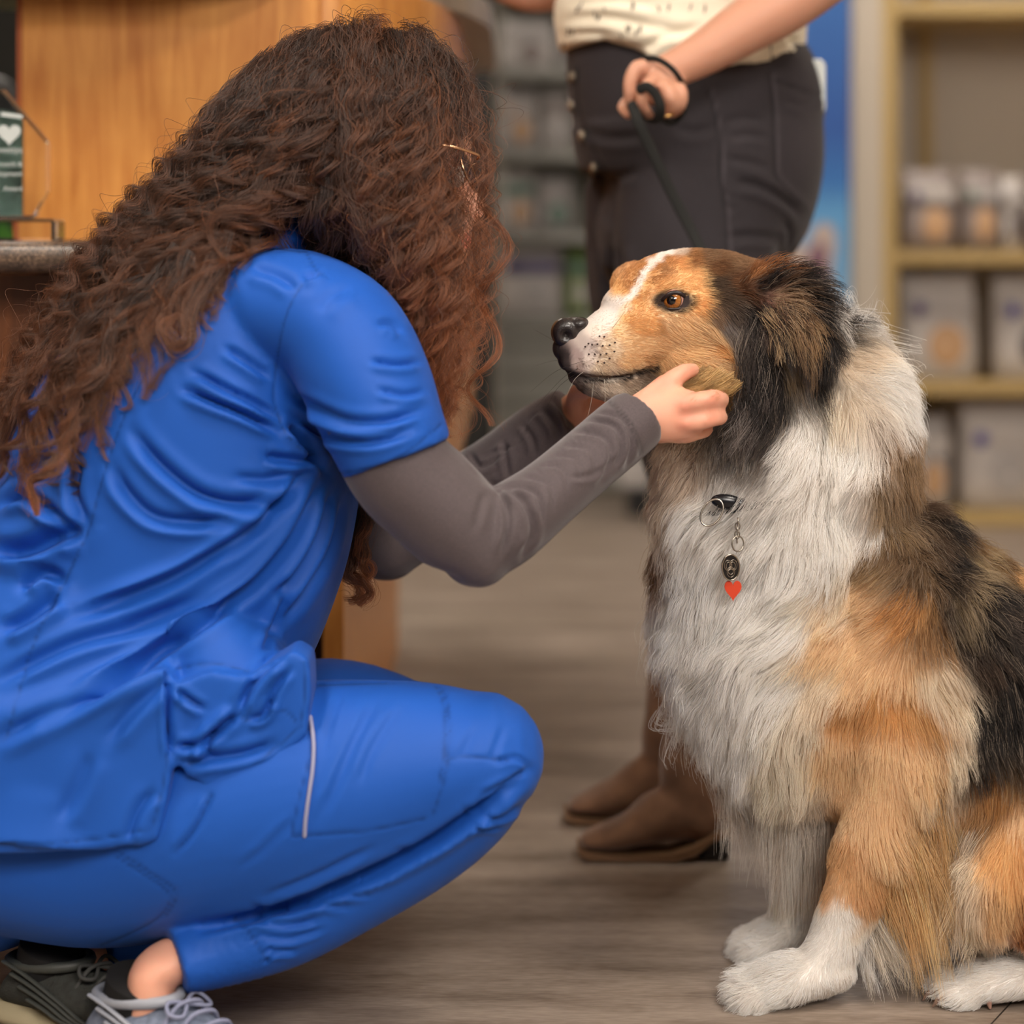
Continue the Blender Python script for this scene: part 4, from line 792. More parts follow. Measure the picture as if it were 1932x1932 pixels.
# near front leg
DP += [loft([(1660, 1110, 120, .06, 2.235), (1690, 1260, 118, .06, 2.215), (1700, 1370, 100, .052, 2.205), (1680, 1480, 76, .042, 2.2), (1640, 1600, 62, .034, 2.2), (1603, 1700, 52, .030, 2.2), (1575, 1775, 48, .029, 2.2), (1545, 1830, 46, .03, 2.2)], nseg=30),
    loft([(1570, 1822, 42, .03, 2.2), (1508, 1838, 40, .036, 2.2), (1458, 1852, 33, .038, 2.2), (1424, 1862, 22, .034, 2.2)])]
for k, (x, yy) in enumerate(((1422, 2.170), (1410, 2.190), (1410, 2.211), (1424, 2.230))): DP.append(ellipsoid(P(x, 1864, yy)*np.array((1, 1, 0))+np.array((0, 0, .0135)), (.021, .0085, .0125)))
# far front leg
DP += [loft([(1560, 1250, 110, .05, 2.35), (1570, 1400, 85, .045, 2.35), (1550, 1550, 60, .034, 2.345), (1520, 1660, 48, .03, 2.34), (1495, 1735, 42, .028, 2.338)]), loft([(1500, 1745, 36, .028, 2.337), (1455, 1765, 32, .034, 2.337), (1425, 1778, 24, .034, 2.337)])]
for k, x in enumerate((1424, 1414, 1414, 1426)): DP.append(ellipsoid(P(x, 1784, 2.337)*np.array((1, 0, 0))+np.array((0, 2.31+.018*k, .0135)), (.02, .0085, .0125)))
# hind legs, rump, tail
DP += [loft([(2080, 1540, 190, .07, 2.2), (1980, 1600, 160, .062, 2.19), (1900, 1660, 95, .05, 2.19)], nseg=32), loft([(1910, 1640, 90, .048, 2.19), (1990, 1740, 70, .04, 2.19), (2090, 1800, 46, .032, 2.195)]),
    loft([(2110, 1815, 42, .028, 2.2), (2000, 1828, 36, .03, 2.2), (1900, 1838, 36, .036, 2.202), (1840, 1848, 30, .036, 2.204), (1815, 1856, 20, .032, 2.205)])]
for k, x in enumerate((1812, 1800, 1800, 1812)): DP.append(ellipsoid(P(x, 1858, 2.2)*np.array((1, 0, 0))+np.array((0, 2.178+.0185*k, .0135)), (.022, .009, .0125)))
DP += [loft([(2080, 1560, 180, .07, 2.42), (1960, 1620, 140, .06, 2.42)]), loft([(2000, 1740, 40, .03, 2.44), (1900, 1752, 34, .034, 2.44), (1840, 1760, 24, .03, 2.44)]),
    loft([(2200, 1660, 60, .04, 2.33), (2320, 1740, 50, .035, 2.38), (2450, 1750, 40, .03, 2.45), (2560, 1740, 25, .02, 2.5)])]
# ears (thin leather, furred later)
earN = loft([(1418, 545, 30, .016, 2.212), (1455, 540, 48, .013, 2.200), (1500, 560, 56, .010, 2.190), (1532, 610, 46, .009, 2.186), (1545, 660, 32, .008, 2.186), (1548, 705, 16, .007, 2.188)])
earF = loft([(1400, 540, 26, .014, 2.335), (1440, 545, 40, .012, 2.35), (1475, 590, 40, .009, 2.36), (1490, 650, 26, .008, 2.36), (1492, 690, 14, .007, 2.358)])
DP += [earN, earF]
def hmask(v):
    q = PX(v); return np.where((q[:,0] < 1330) & (q[:,1] < 760), .35, np.where(q[:,1] > 1780, .3, 1.0))
dS = Skin(DP, .0035, 9, hmask)
N = dS.normals(); q = PX(dS.v)
lm = np.clip((q[:,1]-780)/120, 0, 1)*np.clip((1480-q[:,1])/120, 0, 1); dS.v += N*(fbm(dS.v*17, 91, 2)*.009*lm)[:,None]; N = dS.normals(); q = PX(dS.v)
# eye socket, mouth line, nostril seat
def dent(c, r, d, ylim=None):
    global dS
    m = np.linalg.norm(dS.v-c, axis=1); dS.v -= N*(np.exp(-(m/r)**2)*d)[:,None]
eyeL = P(1270, 568, 2.212)
dent(eyeL+np.array((-.002, -.008, .002)), .0145, .009); dent(P(1232, 575, 2.208), .012, .003)
folds(dS, [([(1066, 706), (1095, 712), (1130, 712), (1160, 712), (1190, 706), (1232, 692)], 5, .005, .4), ([(1150, 600), (1185, 575), (1225, 560)], 16, .002, .3), ([(1190, 720), (1200, 700), (1225, 690)], 4, .003, .3)])
dS.v[:,2] = np.maximum(dS.v[:,2], .0008)
N = dS.normals(); q = PX(dS.v)
# ---- coat pattern: (px, py, r, g, b) seeds, near = camera side
W_ = (243, 238, 233); W2 = (226, 216, 208); CR = (240, 230, 216); TN = (228, 180, 122); TL = (234, 202, 158); TD = (204, 152, 98); BR = (150, 116, 86); DB = (96, 76, 60); BK = (38, 33, 32); GY = (140, 128, 122); GO = (238, 210, 172); GL = (236, 222, 202); OR = (236, 196, 142); TA = (160, 136, 106); MB = (134, 108, 82)
SEED = [(1112, 590, W2), (1130, 600, W2), (1150, 585, W2), (1150, 605, W2), (1170, 570, W2), (1140, 572, W2), (1125, 625, (235, 220, 208)), (1110, 680, (205, 190, 180)), (1150, 655, (226, 206, 180)), (1088, 690, (170, 150, 142)), (1070, 674, (50, 40, 40)), (1070, 692, (60, 50, 50)), (1088, 672, (150, 130, 126)), (1078, 706, (44, 36, 36)), (1105, 655, (196, 180, 172)), (1130, 690, (215, 196, 172)), (1150, 735, (214, 200, 184)), (1110, 738, (190, 176, 164)), (1085, 725, (110, 92, 84)),
 (1184, 562, W_), (1196, 549, W_), (1206, 533, W_), (1213, 517, W_), (1222, 502, W_), (1236, 489, W_), (1254, 478, W_), (1270, 471, (220, 205, 190)), (1192, 533, TD), (1200, 518, TD), (1208, 504, TD), (1178, 552, TN), (1208, 556, TN), (1219, 537, TN), (1228, 520, TN), (1238, 505, TD), (1252, 494, TD), (1196, 572, TN), (1180, 580, (236, 214, 188)),
 (1185, 600, TN), (1205, 618, TN), (1230, 610, TN), (1190, 640, TL), (1225, 655, TL), (1190, 680, TL), (1230, 680, (214, 176, 128)), (1270, 640, TL), (1310, 640, TL), (1300, 610, TL), (1250, 600, (222, 190, 150)), (1200, 575, TN), (1170, 620, TL), (1190, 718, (190, 170, 150)), (1220, 720, (150, 130, 112)),
 (1180, 545, TD), (1165, 545, TN), (1190, 520, TD), (1205, 503, TD), (1225, 480, TD), (1232, 525, TD), (1245, 505, (184, 138, 92)), (1262, 495, TD), (1285, 500, TN), (1285, 525, OR), (1310, 525, OR), (1318, 550, OR), (1250, 540, TN), (1300, 490, (170, 122, 78)), (1320, 575, TN), (1340, 620, TL),
 (1330, 480, BR), (1380, 490, BR), (1425, 510, (150, 100, 60)), (1455, 520, (150, 98, 58)), (1340, 505, (130, 90, 58)), (1345, 535, DB), (1362, 560, DB), (1375, 585, (92, 76, 66)), (1385, 530, (120, 82, 54)), (1410, 545, (100, 66, 44)), (1365, 600, GY), (1385, 620, GY), (1395, 650, (110, 98, 92)), (1350, 590, (150, 120, 96)),
 (1355, 650, TN), (1380, 690, TL), (1340, 690, TL), (1300, 680, TL), (1390, 730, TD), (1350, 735, (196, 156, 100)), (1320, 745, (188, 152, 98)), (1400, 760, (160, 132, 96)), (1290, 740, (190, 150, 100)),
 (1410, 590, BK), (1415, 640, BK), (1425, 690, BK), (1440, 730, BK), (1455, 760, (50, 44, 42)), (1460, 800, (70, 62, 58)), (1425, 800, (80, 70, 66)), (1400, 820, (110, 100, 94)), (1425, 850, (150, 142, 136)), (1395, 790, (86, 74, 64)),
 (1440, 540, BK), (1480, 525, BK), (1520, 540, BK), (1545, 575, BK), (1560, 620, BK), (1562, 670, BK), (1552, 715, BK), (1535, 700, GY), (1440, 590, (150, 108, 96)), (1465, 590, (196, 168, 136)), (1495, 600, (176, 142, 108)), (1500, 570, (120, 92, 68)), (1520, 620, (160, 128, 92)), (1480, 640, (130, 104, 78)), (1510, 660, (112, 98, 88)), (1470, 690, (60, 52, 48)), (1500, 690, (150, 128, 100)), (1530, 655, (90, 76, 66)),
 (1590, 590, W_), (1600, 680, (236, 222, 204)), (1580, 760, (238, 226, 210)), (1660, 700, W_), (1690, 760, W_), (1540, 800, W_), (1500, 850, W_), (1620, 850, W_), (1500, 950, W_), (1400, 900, W_), (1300, 880, (224, 208, 190)), (1250, 880, (214, 196, 176)), (1330, 950, W_), (1260, 960, (222, 206, 186)), (1600, 950, W_), (1560, 1040, W_), (1480, 1060, W_), (1400, 1050, W_), (1320, 1060, W_), (1300, 1150, W_), (1400, 1180, W_), (1480, 1180, W_), (1300, 1260, W_), (1400, 1300, W_), (1480, 1290, W_), (1400, 1400, W_), (1480, 1420, CR), (1500, 1360, CR), (1510, 1440, CR), (1460, 1500, CR), (1420, 1560, CR), (1500, 1560, (220, 208, 194)),
 (1225, 1000, (186, 160, 130)), (1228, 1060, (140, 100, 62)), (1222, 1030, (160, 120, 80)), (1640, 1000, W_), (1600, 1060, (238, 228, 214)),
 (1720, 790, MB), (1745, 850, BR), (1700, 880, (150, 122, 92)), (1700, 940, MB), (1660, 1000, (160, 132, 98)), (1690, 1030, MB), (1640, 1070, (176, 146, 108)), (1700, 820, (170, 142, 112)), (1670, 950, TA), (1740, 950, DB), (1750, 1020, DB), (1780, 900, BR), (1800, 970, MB),
 (1770, 980, BK), (1775, 1040, BK), (1790, 1090, (60, 48, 40)), (1770, 1130, (70, 56, 46)), (1740, 1100, (120, 96, 72)), (1825, 1060, (172, 150, 116)), (1820, 1110, (160, 140, 112)), (1815, 1160, (130, 114, 92)), (1850, 1000, (150, 110, 66)), (1880, 1020, OR), (1910, 1070, OR), (1940, 1120, OR), (1865, 1060, (120, 92, 60)), (1870, 1120, BK), (1860, 1180, (60, 52, 48)), (1900, 1160, (84, 72, 66)), (1930, 1200, BK), (1850, 1240, (74, 56, 44)), (1830, 1200, (66, 54, 46)), (1890, 1260, BK), (1900, 1340, BK), (1860, 1340, BK), (1850, 1420, (52, 42, 36)), (1960, 1260, BK), (2050, 1350, BK), (1930, 1400, (70, 56, 44)), (1980, 1450, (120, 88, 56)), (2150, 1500, DB),
 (1640, 1120, GO), (1580, 1140, GL), (1560, 1200, GO), (1650, 1180, GO), (1720, 1160, (206, 156, 100)), (1760, 1200, (170, 132, 92)), (1560, 1280, GL), (1620, 1260, GO), (1700, 1260, GO), (1770, 1270, GL), (1800, 1320, GL), (1600, 1340, (224, 182, 128)), (1680, 1340, (220, 174, 116)), (1740, 1350, (222, 180, 126)), (1790, 1400, GL), (1580, 1420, GO), (1660, 1430, GO), (1740, 1430, GO), (1620, 1520, GO), (1700, 1520, GO), (1770, 1500, GL), (1590, 1620, (228, 188, 140)), (1660, 1620, GO), (1560, 1680, (222, 182, 138)), (1620, 1690, (222, 184, 140)), (1650, 1660, (228, 190, 142)), (1740, 1600, (232, 194, 140)),
 (1530, 1740, W_), (1590, 1730, W_), (1560, 1790, W_), (1500, 1820, W_), (1400, 1850, W_), (1620, 1800, W_), (1560, 1860, W_), (1450, 1740, W_), (1450, 1790, W_), (1510, 1712, CR), (1650, 1720, (236, 222, 205)),
 (1880, 1500, (206, 160, 104)), (1850, 1540, (206, 170, 126)), (1930, 1540, GO), (1900, 1600, OR), (1840, 1620, GL), (1830, 1700, GL), (1930, 1640, OR), (1890, 1700, (224, 190, 146)), (1950, 1720, (196, 128, 66)), (1870, 1750, (232, 216, 198)), (1980, 1600, OR), (2040, 1500, TD), (2050, 1640, TD),
 (1820, 1810, W_), (1900, 1800, W_), (1980, 1810, W_), (1800, 1850, W_), (1900, 1860, W_), (2080, 1800, W_), (2300, 1750, DB), (2500, 1750, W_)]
SP = np.array([(a, b) for a, b, c in SEED], float); SCo = np.array([srgb(*c) for a, b, c in SEED])
def coat(v, warp=1.0):
    q = PX(v); w1 = fbm(v*38, 11, 3)*9*warp; w2 = fbm(v*38+50, 17, 3)*9*warp
    small = np.clip((q[:,0]-1330)/200, 0, 1)*1.0+np.clip((q[:,1]-780)/200, 0, 1); small = np.clip(small, 0, 1)*1.6+.25
    qx = q[:,0]+w1*small; qy = q[:,1]+w2*small; out = np.zeros((len(v), 3)); B = 4000
    for i in range(0, len(v), B):
        d = (qx[i:i+B,None]-SP[None,:,0])**2+(qy[i:i+B,None]-SP[None,:,1])**2+4
        w = d**-2.6; w /= w.sum(1)[:,None]; out[i:i+B] = w@SCo
    return out
# flow: (px, py, dx, dy, length mm, lift)
FL = np.array([(1075, 640, 1, .1, 2.5, .15), (1110, 600, 1, -.2, 4, .15), (1150, 580, 1, -.3, 5, .15), (1200, 530, .8, -.6, 6, .2), (1240, 490, .9, -.3, 9, .2), (1100, 690, .8, .5, 5, .2), (1150, 650, 1, .15, 6, .2), (1150, 700, .9, .5, 8, .25), (1110, 735, .8, .6, 8, .3), (1180, 735, .9, .4, 10, .3), (1220, 620, 1, .1, 7, .2), (1220, 560, .8, -.4, 6, .2), (1270, 520, .9, -.3, 8, .2), (1310, 560, 1, .3, 8, .2), (1260, 610, .9, .5, 9, .2), (1300, 650, 1, .4, 13, .2), (1260, 690, .9, .5, 12, .3), (1300, 480, 1, 0, 11, .25), (1370, 490, 1, .2, 16, .3), (1430, 515, 1, .3, 22, .35),
 (1350, 540, .7, .6, 14, .2), (1370, 600, .3, .95, 20, .25), (1390, 650, .35, .9, 28, .3), (1350, 690, .9, .45, 22, .3), (1390, 740, .6, .8, 32, .4), (1320, 735, .6, .7, 22, .5), (1420, 620, .25, .95, 36, .35), (1430, 700, .2, 1, 50, .4), (1430, 780, .0, 1, 56, .4), (1400, 840, -.3, .9, 50, .3),
 (1460, 545, .9, -.25, 38, .45), (1500, 550, .9, .1, 40, .45), (1530, 580, .8, .5, 38, .4), (1555, 630, .3, .95, 30, .35), (1550, 690, .0, 1, 22, .3), (1470, 600, .75, .6, 42, .3), (1510, 640, .45, .85, 42, .3), (1500, 690, .2, 1, 30, .3),
 (1590, 620, .7, .6, 46, .5), (1650, 700, .7, .7, 55, .5), (1690, 780, .5, .85, 50, .45), (1560, 760, .0, 1, 60, .4), (1500, 820, -.5, .85, 62, .4), (1600, 860, -.2, 1, 60, .4), (1400, 880, -.85, .5, 62, .4), (1300, 860, -.8, .55, 50, .4), (1480, 940, -.6, .8, 65, .4), (1350, 960, -.7, .65, 60, .45), (1590, 980, -.35, .9, 60, .35),
 (1260, 980, -.35, .9, 48, .45), (1260, 1080, -.45, .85, 52, .5), (1350, 1080, -.6, .8, 60, .4), (1480, 1080, -.5, .85, 60, .35), (1280, 1180, -.6, .75, 58, .5), (1400, 1200, -.6, .8, 62, .4), (1500, 1200, -.45, .9, 55, .3), (1320, 1280, -.5, .8, 62, .5), (1420, 1320, -.35, .9, 66, .4), (1400, 1420, -.15, 1, 75, .4), (1480, 1440, -.05, 1, 75, .3),
 (1700, 850, .1, 1, 45, .4), (1760, 880, .4, .9, 42, .45), (1700, 960, -.1, 1, 45, .35), (1660, 1040, -.45, .85, 42, .35), (1780, 1000, .15, 1, 42, .35), (1850, 1000, .6, .8, 45, .45), (1930, 1080, .6, .8, 45, .45), (1830, 1100, .1, 1, 45, .35), (1800, 1180, .15, 1, 42, .3), (1900, 1200, .3, .95, 48, .35), (1880, 1320, .2, 1, 50, .35), (2050, 1400, .5, .85, 50, .4),
 (1600, 1130, -.5, .85, 40, .35), (1680, 1150, -.5, .85, 36, .3), (1560, 1240, -.35, .93, 34, .3), (1650, 1260, -.2, 1, 32, .3), (1740, 1260, .1, 1, 36, .35), (1800, 1300, .35, .9, 40, .4), (1600, 1380, -.1, 1, 24, .3), (1700, 1370, .05, 1, 24, .3), (1780, 1400, .45, .9, 42, .4), (1600, 1500, 0, 1, 14, .2), (1680, 1500, .1, 1, 18, .25), (1750, 1480, .4, .9, 45, .4), (1570, 1650, -.1, 1, 10, .2), (1650, 1650, .3, .95, 22, .3), (1700, 1600, .4, .9, 45, .35),
 (1540, 1760, -.3, .95, 9, .25), (1600, 1760, .1, 1, 14, .35), (1480, 1830, -.9, .4, 20, .45), (1400, 1855, -.85, .5, 20, .45), (1570, 1860, 0, 1, 12, .2), (1450, 1760, -.8, .5, 14, .3), (1540, 1600, 0, 1, 22, .3),
 (1880, 1520, -.1, 1, 30, .35), (1850, 1620, -.35, .95, 34, .4), (1940, 1600, -.2, 1, 30, .3), (1850, 1720, -.2, 1, 40, .35), (1940, 1720, 0, 1, 28, .3), (2040, 1600, .1, 1, 34, .3), (1830, 1830, -.9, .4, 14, .35), (1900, 1820, -.8, .5, 12, .3), (2000, 1820, -.6, .5, 12, .3), (2300, 1700, .9, .4, 70, .5), (2500, 1750, .9, .4, 80, .4)], float)
def flow(v):
    q = PX(v); out = np.zeros((len(v), 4)); B = 4000; fd = FL[:,2:].copy(); fd[:,:2] /= np.linalg.norm(fd[:,:2], axis=1)[:,None]
    for i in range(0, len(v), B):
        d = (q[i:i+B,0,None]-FL[None,:,0])**2+(q[i:i+B,1,None]-FL[None,:,1])**2+30
        w = d**-1.7; w /= w.sum(1)[:,None]; out[i:i+B] = w@fd
    return out
colr = coat(dS.v)
rim = np.hypot((q[:,0]-1270)/44, (q[:,1]-568)/25) < 1; frontal = N[:,1] < .1
rimc = np.clip(1.25-np.hypot((q[:,0]-1270)/35, (q[:,1]-568)/18), 0, .25)*4*frontal*(q[:,1] < 620)
colr = colr*(1-rimc[:,None])+np.array(srgb(44, 32, 30))*rimc[:,None]
dist, _, tt = linedist(q, [(1062, 704), (1090, 714), (1130, 713), (1170, 711), (1200, 703), (1236, 690)])
ml = np.exp(-(dist/6.5)**2)*frontal*(1-.0*tt); colr = colr*(1-ml[:,None])+np.array(srgb(30, 22, 22))*ml[:,None]
dS.color(colr)
dogM = mat('dog_skin_and_undercoat', (.8, .8, .8), .8, attr='only'); dogO = dS.make('body', dogM, dg_)
# ---- fur
M['fur'] = hairmat('dog_coat_hair', .35, .38, .09)
tri = []; me = dS.me; me.calc_loop_triangles(); tri = np.empty(len(me.loop_triangles)*3, np.int32); me.loop_triangles.foreach_get('vertices', tri); tri = tri.reshape(-1, 3)
A_, B_, C_ = dS.v[tri[:,0]], dS.v[tri[:,1]], dS.v[tri[:,2]]; ar = np.linalg.norm(np.cross(B_-A_, C_-A_), axis=1)/2; cen = (A_+B_+C_)/3; qc = PX(cen); nc = np.cross(B_-A_, C_-A_); nc /= np.linalg.norm(nc, axis=1)[:,None]+1e-12
face = (qc[:,0] < 1400) & (qc[:,1] < 760); paw = qc[:,1] > 1700; leg = (qc[:,1] > 1380) & (qc[:,0] < 1820)
dens = np.where(face, 4.6, np.where(paw, 2.4, np.where(leg, 1.7, 1.0)))
dens *= np.where(nc[:,1] < .15, 1.0, .28); dens *= np.where(qc[:,0] > 1990, .25, 1); dens *= np.where(cen[:,2] < .004, 0, 1)
excl = ((np.hypot((qc[:,0]-1272)/31, (qc[:,1]-567)/17) < 1) & (nc[:,1] < .2) & (qc[:,1] < 620)) | (qc[:,0] < 1084) | ((qc[:,0] < 1108) & (qc[:,1] < 672) & (qc[:,1] > 597))
dens[excl] = 0
FN = int(250000*(FURK if 'FURK' in globals() else 1.0)); pr_ = ar*dens; pr_ /= pr_.sum()
ti = rng.choice(len(tri), FN, p=pr_); u1 = np.sqrt(rng.uniform(size=FN)); u2 = rng.uniform(size=FN)
root = A_[ti]*(1-u1)[:,None]+B_[ti]*(u1*(1-u2))[:,None]+C_[ti]*(u1*u2)[:,None]
vn = dS.normals(); n_ = vn[tri[ti,0]]*(1-u1)[:,None]+vn[tri[ti,1]]*(u1*(1-u2))[:,None]+vn[tri[ti,2]]*(u1*u2)[:,None]; n_ /= np.linalg.norm(n_, axis=1)[:,None]
fl = flow(root); d_ = np.stack((fl[:,0], np.zeros(FN), -fl[:,1]), 1)
d_ += .42*np.stack((vnoise(root*30, 1), vnoise(root*30, 2), vnoise(root*30, 3)), 1)
d_ -= n_*np.sum(d_*n_, 1)[:,None]; nd = np.linalg.norm(d_, axis=1); d_ /= nd[:,None]+.15
Ln = fl[:,2]*.001*rng.uniform(.55, 1.1, FN); lift = fl[:,3]*rng.uniform(.7, 1.4, FN); fy = (rng.uniform(size=FN) < .03) & (Ln > .025); lift[fy] *= 2.4; Ln[fy] *= 1.3
KF = 8; tt = np.linspace(0, 1, KF)
stp = (Ln/(KF-1))[:,None]; pts = np.zeros((FN, KF, 3)); pts[:,0] = root-n_*.001
long_ = np.clip((Ln-.015)/.04, 0, 1)[:,None]
w0 = fbm(root*14, 31, 2)[:,None]; w1 = fbm(root*14, 37, 2)[:,None]
side = np.cross(n_, d_)
for k in range(1, KF):
    f = tt[k]; dirv = d_*(1-.0*f)+n_*(lift*1.9*(1-f)**1.1+.12+.16*long_[:,0])[:,None]+side*(w0*.75+.25*np.sin(f*5+w1*6))*long_*1.0
    dirv = dirv+np.array((0, 0, -1))*long_*.45*f*f
    dirv /= np.linalg.norm(dirv, axis=1)[:,None]; pts[:,k] = pts[:,k-1]+dirv*stp
# clumping, two scales
def clump(pts, root, n, power, amt, seed):
    r_ = np.random.default_rng(seed); idx = r_.choice(len(pts), n, replace=False); kd = KDTree(n)
    for j, i in enumerate(idx): kd.insert(root[i], j)
    kd.balance(); near_ = np.array([kd.find(p)[1] for p in root]); ci = idx[near_]; w = (tt**power)[None,:,None]*amt[:,None,None]
    return pts*(1-w)+(pts[ci]+(0))*w, ci
amtL = .25+.5*long_[:,0]
pts, ci = clump(pts, root, int(FN*.014), 1.5, amtL*.5, 5)
pts, _ = clump(pts, root, int(FN*.06), 1.3, amtL*.6, 6)
ph = rng.uniform(0, 6.28, (FN, 3)); pts += (np.sin(tt[None,:,None]*rng.uniform(4, 11, (FN, 1, 3))+ph[:,None])-np.sin(ph)[:,None])*(.0016*long_[:,:,None]+.0002)*tt[None,:,None]
pts[:,:,2] = np.maximum(pts[:,:,2], .001)
fc = coat(root, 1.0)
val = rng.uniform(.66, 1.18, FN)*(1+.12*fbm(root*60, 71, 2)); lum = np.clip((fc.mean(1)-.35)/.3, 0, 1); val = val*(1-lum*.6)+lum*.6*1.04; fc = fc*val[:,None]
qr = PX(root); dist, _, _t = linedist(qr, [(1062, 704), (1090, 714), (1130, 713), (1170, 711), (1200, 703), (1236, 690)])
ml = np.exp(-(dist/5.5)**2)*(n_[:,1] < .2); fc = fc*(1-ml[:,None])+np.array(srgb(34, 26, 26))*ml[:,None]
er = np.clip(1.3-np.hypot((qr[:,0]-1268)/36, (qr[:,1]-569)/18), 0, .3)/.3*(n_[:,1] < .2)*(qr[:,1] < 620); fc = fc*(1-er[:,None]*.9)+np.array(srgb(48, 36, 32))*er[:,None]*.9
dark = (fc.mean(1) < .35) & (rng.uniform(size=FN) < .10) & (Ln > .02); fc[dark] = np.array(srgb(150, 134, 118))
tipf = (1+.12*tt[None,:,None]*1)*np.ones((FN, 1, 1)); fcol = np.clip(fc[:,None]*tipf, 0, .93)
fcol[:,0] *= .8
rd = np.where(Ln < .012, .00015, .00019)*rng.uniform(.8, 1.25, FN)
# ---- long feathering locks
def locks(roots, tips, n, per, sprd, col, bend=(0, 0), rr=.0002, wav=.004, k=8):
    """roots/tips: polylines of (px,py,Y)"""
    R_ = cr(np.array([P(*p) for p in roots]), 60); T_ = cr(np.array([P(*p) for p in tips]), 60); PT, CC, RR = [], [], []
    for _ in range(n):
        u = rng.uniform(0, 59); i = int(u); a = R_[i]+rng.normal(0, sprd*.8, 3); b = T_[i]+rng.normal(0, sprd*1.2, 3); b = a+(b-a)*rng.uniform(.6, 1.08)
        t = np.linspace(0, 1, k)[:,None]; L = np.linalg.norm(b-a); bw = np.array((bend[0], 0, bend[1]))*L
        c = a*(1-t)+b*t+bw*4*t*(1-t)+rng.normal(0, wav, 3)*np.sin(t*rng.uniform(3, 7)+rng.uniform(0, 6))
        off = rng.normal(0, 1, (per, 1, 3))*sprd*.85*(1-t[None]*.5)
        P_ = c[None]+off+np.sin(t[None]*rng.uniform(4, 9, (per, 1, 3))+rng.uniform(0, 6, (per, 1, 3)))*.0012*t[None]; P_ = P_[:,:1]+(P_-P_[:,:1])*rng.uniform(.6, 1.08, (per, 1, 1)); P_[:,:,2] = np.maximum(P_[:,:,2], .0012)
        cc = np.array(srgb(*col[rng.integers(len(col))])) if isinstance(col, list) else np.array(srgb(*col))
        PT.append(P_); CC.append(np.repeat((cc*rng.uniform(.85, 1.12)*rng.uniform(.7, 1.2, (per, 1)))[:,None], k, 1)); RR.append(rng.uniform(.8, 1.2, per)*rr)
    return np.concatenate(PT), np.clip(np.concatenate(CC), 0, .93), np.concatenate(RR)
EX = [locks([(1755, 1400, 2.19), (1745, 1500, 2.18), (1705, 1590, 2.18), (1672, 1655, 2.185)], [(1820, 1580, 2.18), (1805, 1750, 2.18), (1775, 1845, 2.185), (1700, 1855, 2.19)], 105, 42, .008, [(240, 208, 160), (234, 198, 144), (238, 216, 182), (226, 188, 138)], (.02, .03)),
 locks([(1640, 1670, 2.195), (1625, 1720, 2.195), (1610, 1760, 2.195)], [(1740, 1855, 2.19), (1700, 1868, 2.19), (1640, 1872, 2.19)], 26, 40, .0045, [W_, (236, 226, 212)], (.04, .06)),
 locks([(1790, 1330, 2.2), (1800, 1400, 2.2)], [(1850, 1420, 2.19), (1830, 1500, 2.19)], 16, 36, .006, [GL, (206, 180, 146)], (.03, .05), wav=.007),
 locks([(1360, 1380, 2.28), (1430, 1440, 2.25), (1500, 1440, 2.245), (1545, 1440, 2.25)], [(1395, 1580, 2.28), (1440, 1670, 2.27), (1490, 1715, 2.27), (1535, 1715, 2.28)], 130, 44, .009, [(232, 224, 214), (240, 234, 226), (220, 208, 196)], (0, 0)),
 locks([(1300, 1300, 2.28), (1370, 1400, 2.28)], [(1310, 1400, 2.27), (1390, 1520, 2.27)], 30, 36, .009, [W_, (236, 228, 218)], (-.04, 0), wav=.008),
 locks([(1850, 1560, 2.18), (1845, 1660, 2.18), (1870, 1740, 2.19)], [(1800, 1700, 2.17), (1795, 1790, 2.18), (1850, 1815, 2.18)], 40, 36, .007, [GL, (226, 204, 172), (232, 216, 196)], (-.03, .03)),
 locks([(1425, 600, 2.195), (1435, 680, 2.19), (1450, 740, 2.19)], [(1400, 760, 2.175), (1430, 840, 2.17), (1480, 840, 2.18)], 34, 40, .006, [(40, 34, 34), (60, 50, 46), (34, 30, 30), (150, 136, 124)], (-.03, 0)),
 locks([(1440, 740, 2.19), (1410, 760, 2.19)], [(1410, 860, 2.165), (1350, 850, 2.175)], 20, 36, .006, [(84, 74, 70), (150, 140, 134), (60, 52, 50), (200, 190, 182)], (.05, 0)),
 locks([(1450, 530, 2.19), (1500, 520, 2.19), (1540, 560, 2.185)], [(1490, 500, 2.18), (1560, 530, 2.18), (1580, 600, 2.18)], 30, 34, .005, [BK, (50, 42, 40), (90, 70, 56)], (0, .05)),
 locks([(1450, 590, 2.185), (1490, 580, 2.18), (1520, 600, 2.18)], [(1480, 690, 2.17), (1520, 720, 2.17), (1552, 690, 2.17)], 34, 34, .005, [(190, 160, 124), (150, 120, 90), (214, 186, 150), (90, 72, 60), (50, 44, 42)], (.05, .02)),
 locks([(1545, 560, 2.185), (1560, 620, 2.18), (1556, 660, 2.18)], [(1572, 640, 2.175), (1566, 710, 2.175), (1552, 730, 2.178)], 22, 36, .005, [BK, (46, 42, 42), (70, 66, 66)], (.03, 0)),
 locks([(1325, 704, 2.165), (1360, 710, 2.16), (1392, 728, 2.165)], [(1262, 732, 2.128), (1298, 744, 2.112), (1338, 744, 2.100)], 26, 50, .003, [(214, 180, 128), (198, 164, 112), (180, 148, 104)], (0, -.03), wav=.002),
 locks([(1585, 625, 2.26), (1625, 690, 2.26), (1670, 770, 2.27)], [(1630, 590, 2.25), (1690, 670, 2.25), (1730, 780, 2.26)], 20, 30, .012, [W_], (0, .06), wav=.012)]
NB_ = len(pts)
allP = np.concatenate([pts]+[e[0] for e in EX]); allC = np.concatenate([fcol]+[e[1] for e in EX]); allR = np.concatenate([rd]+[e[2] for e in EX])
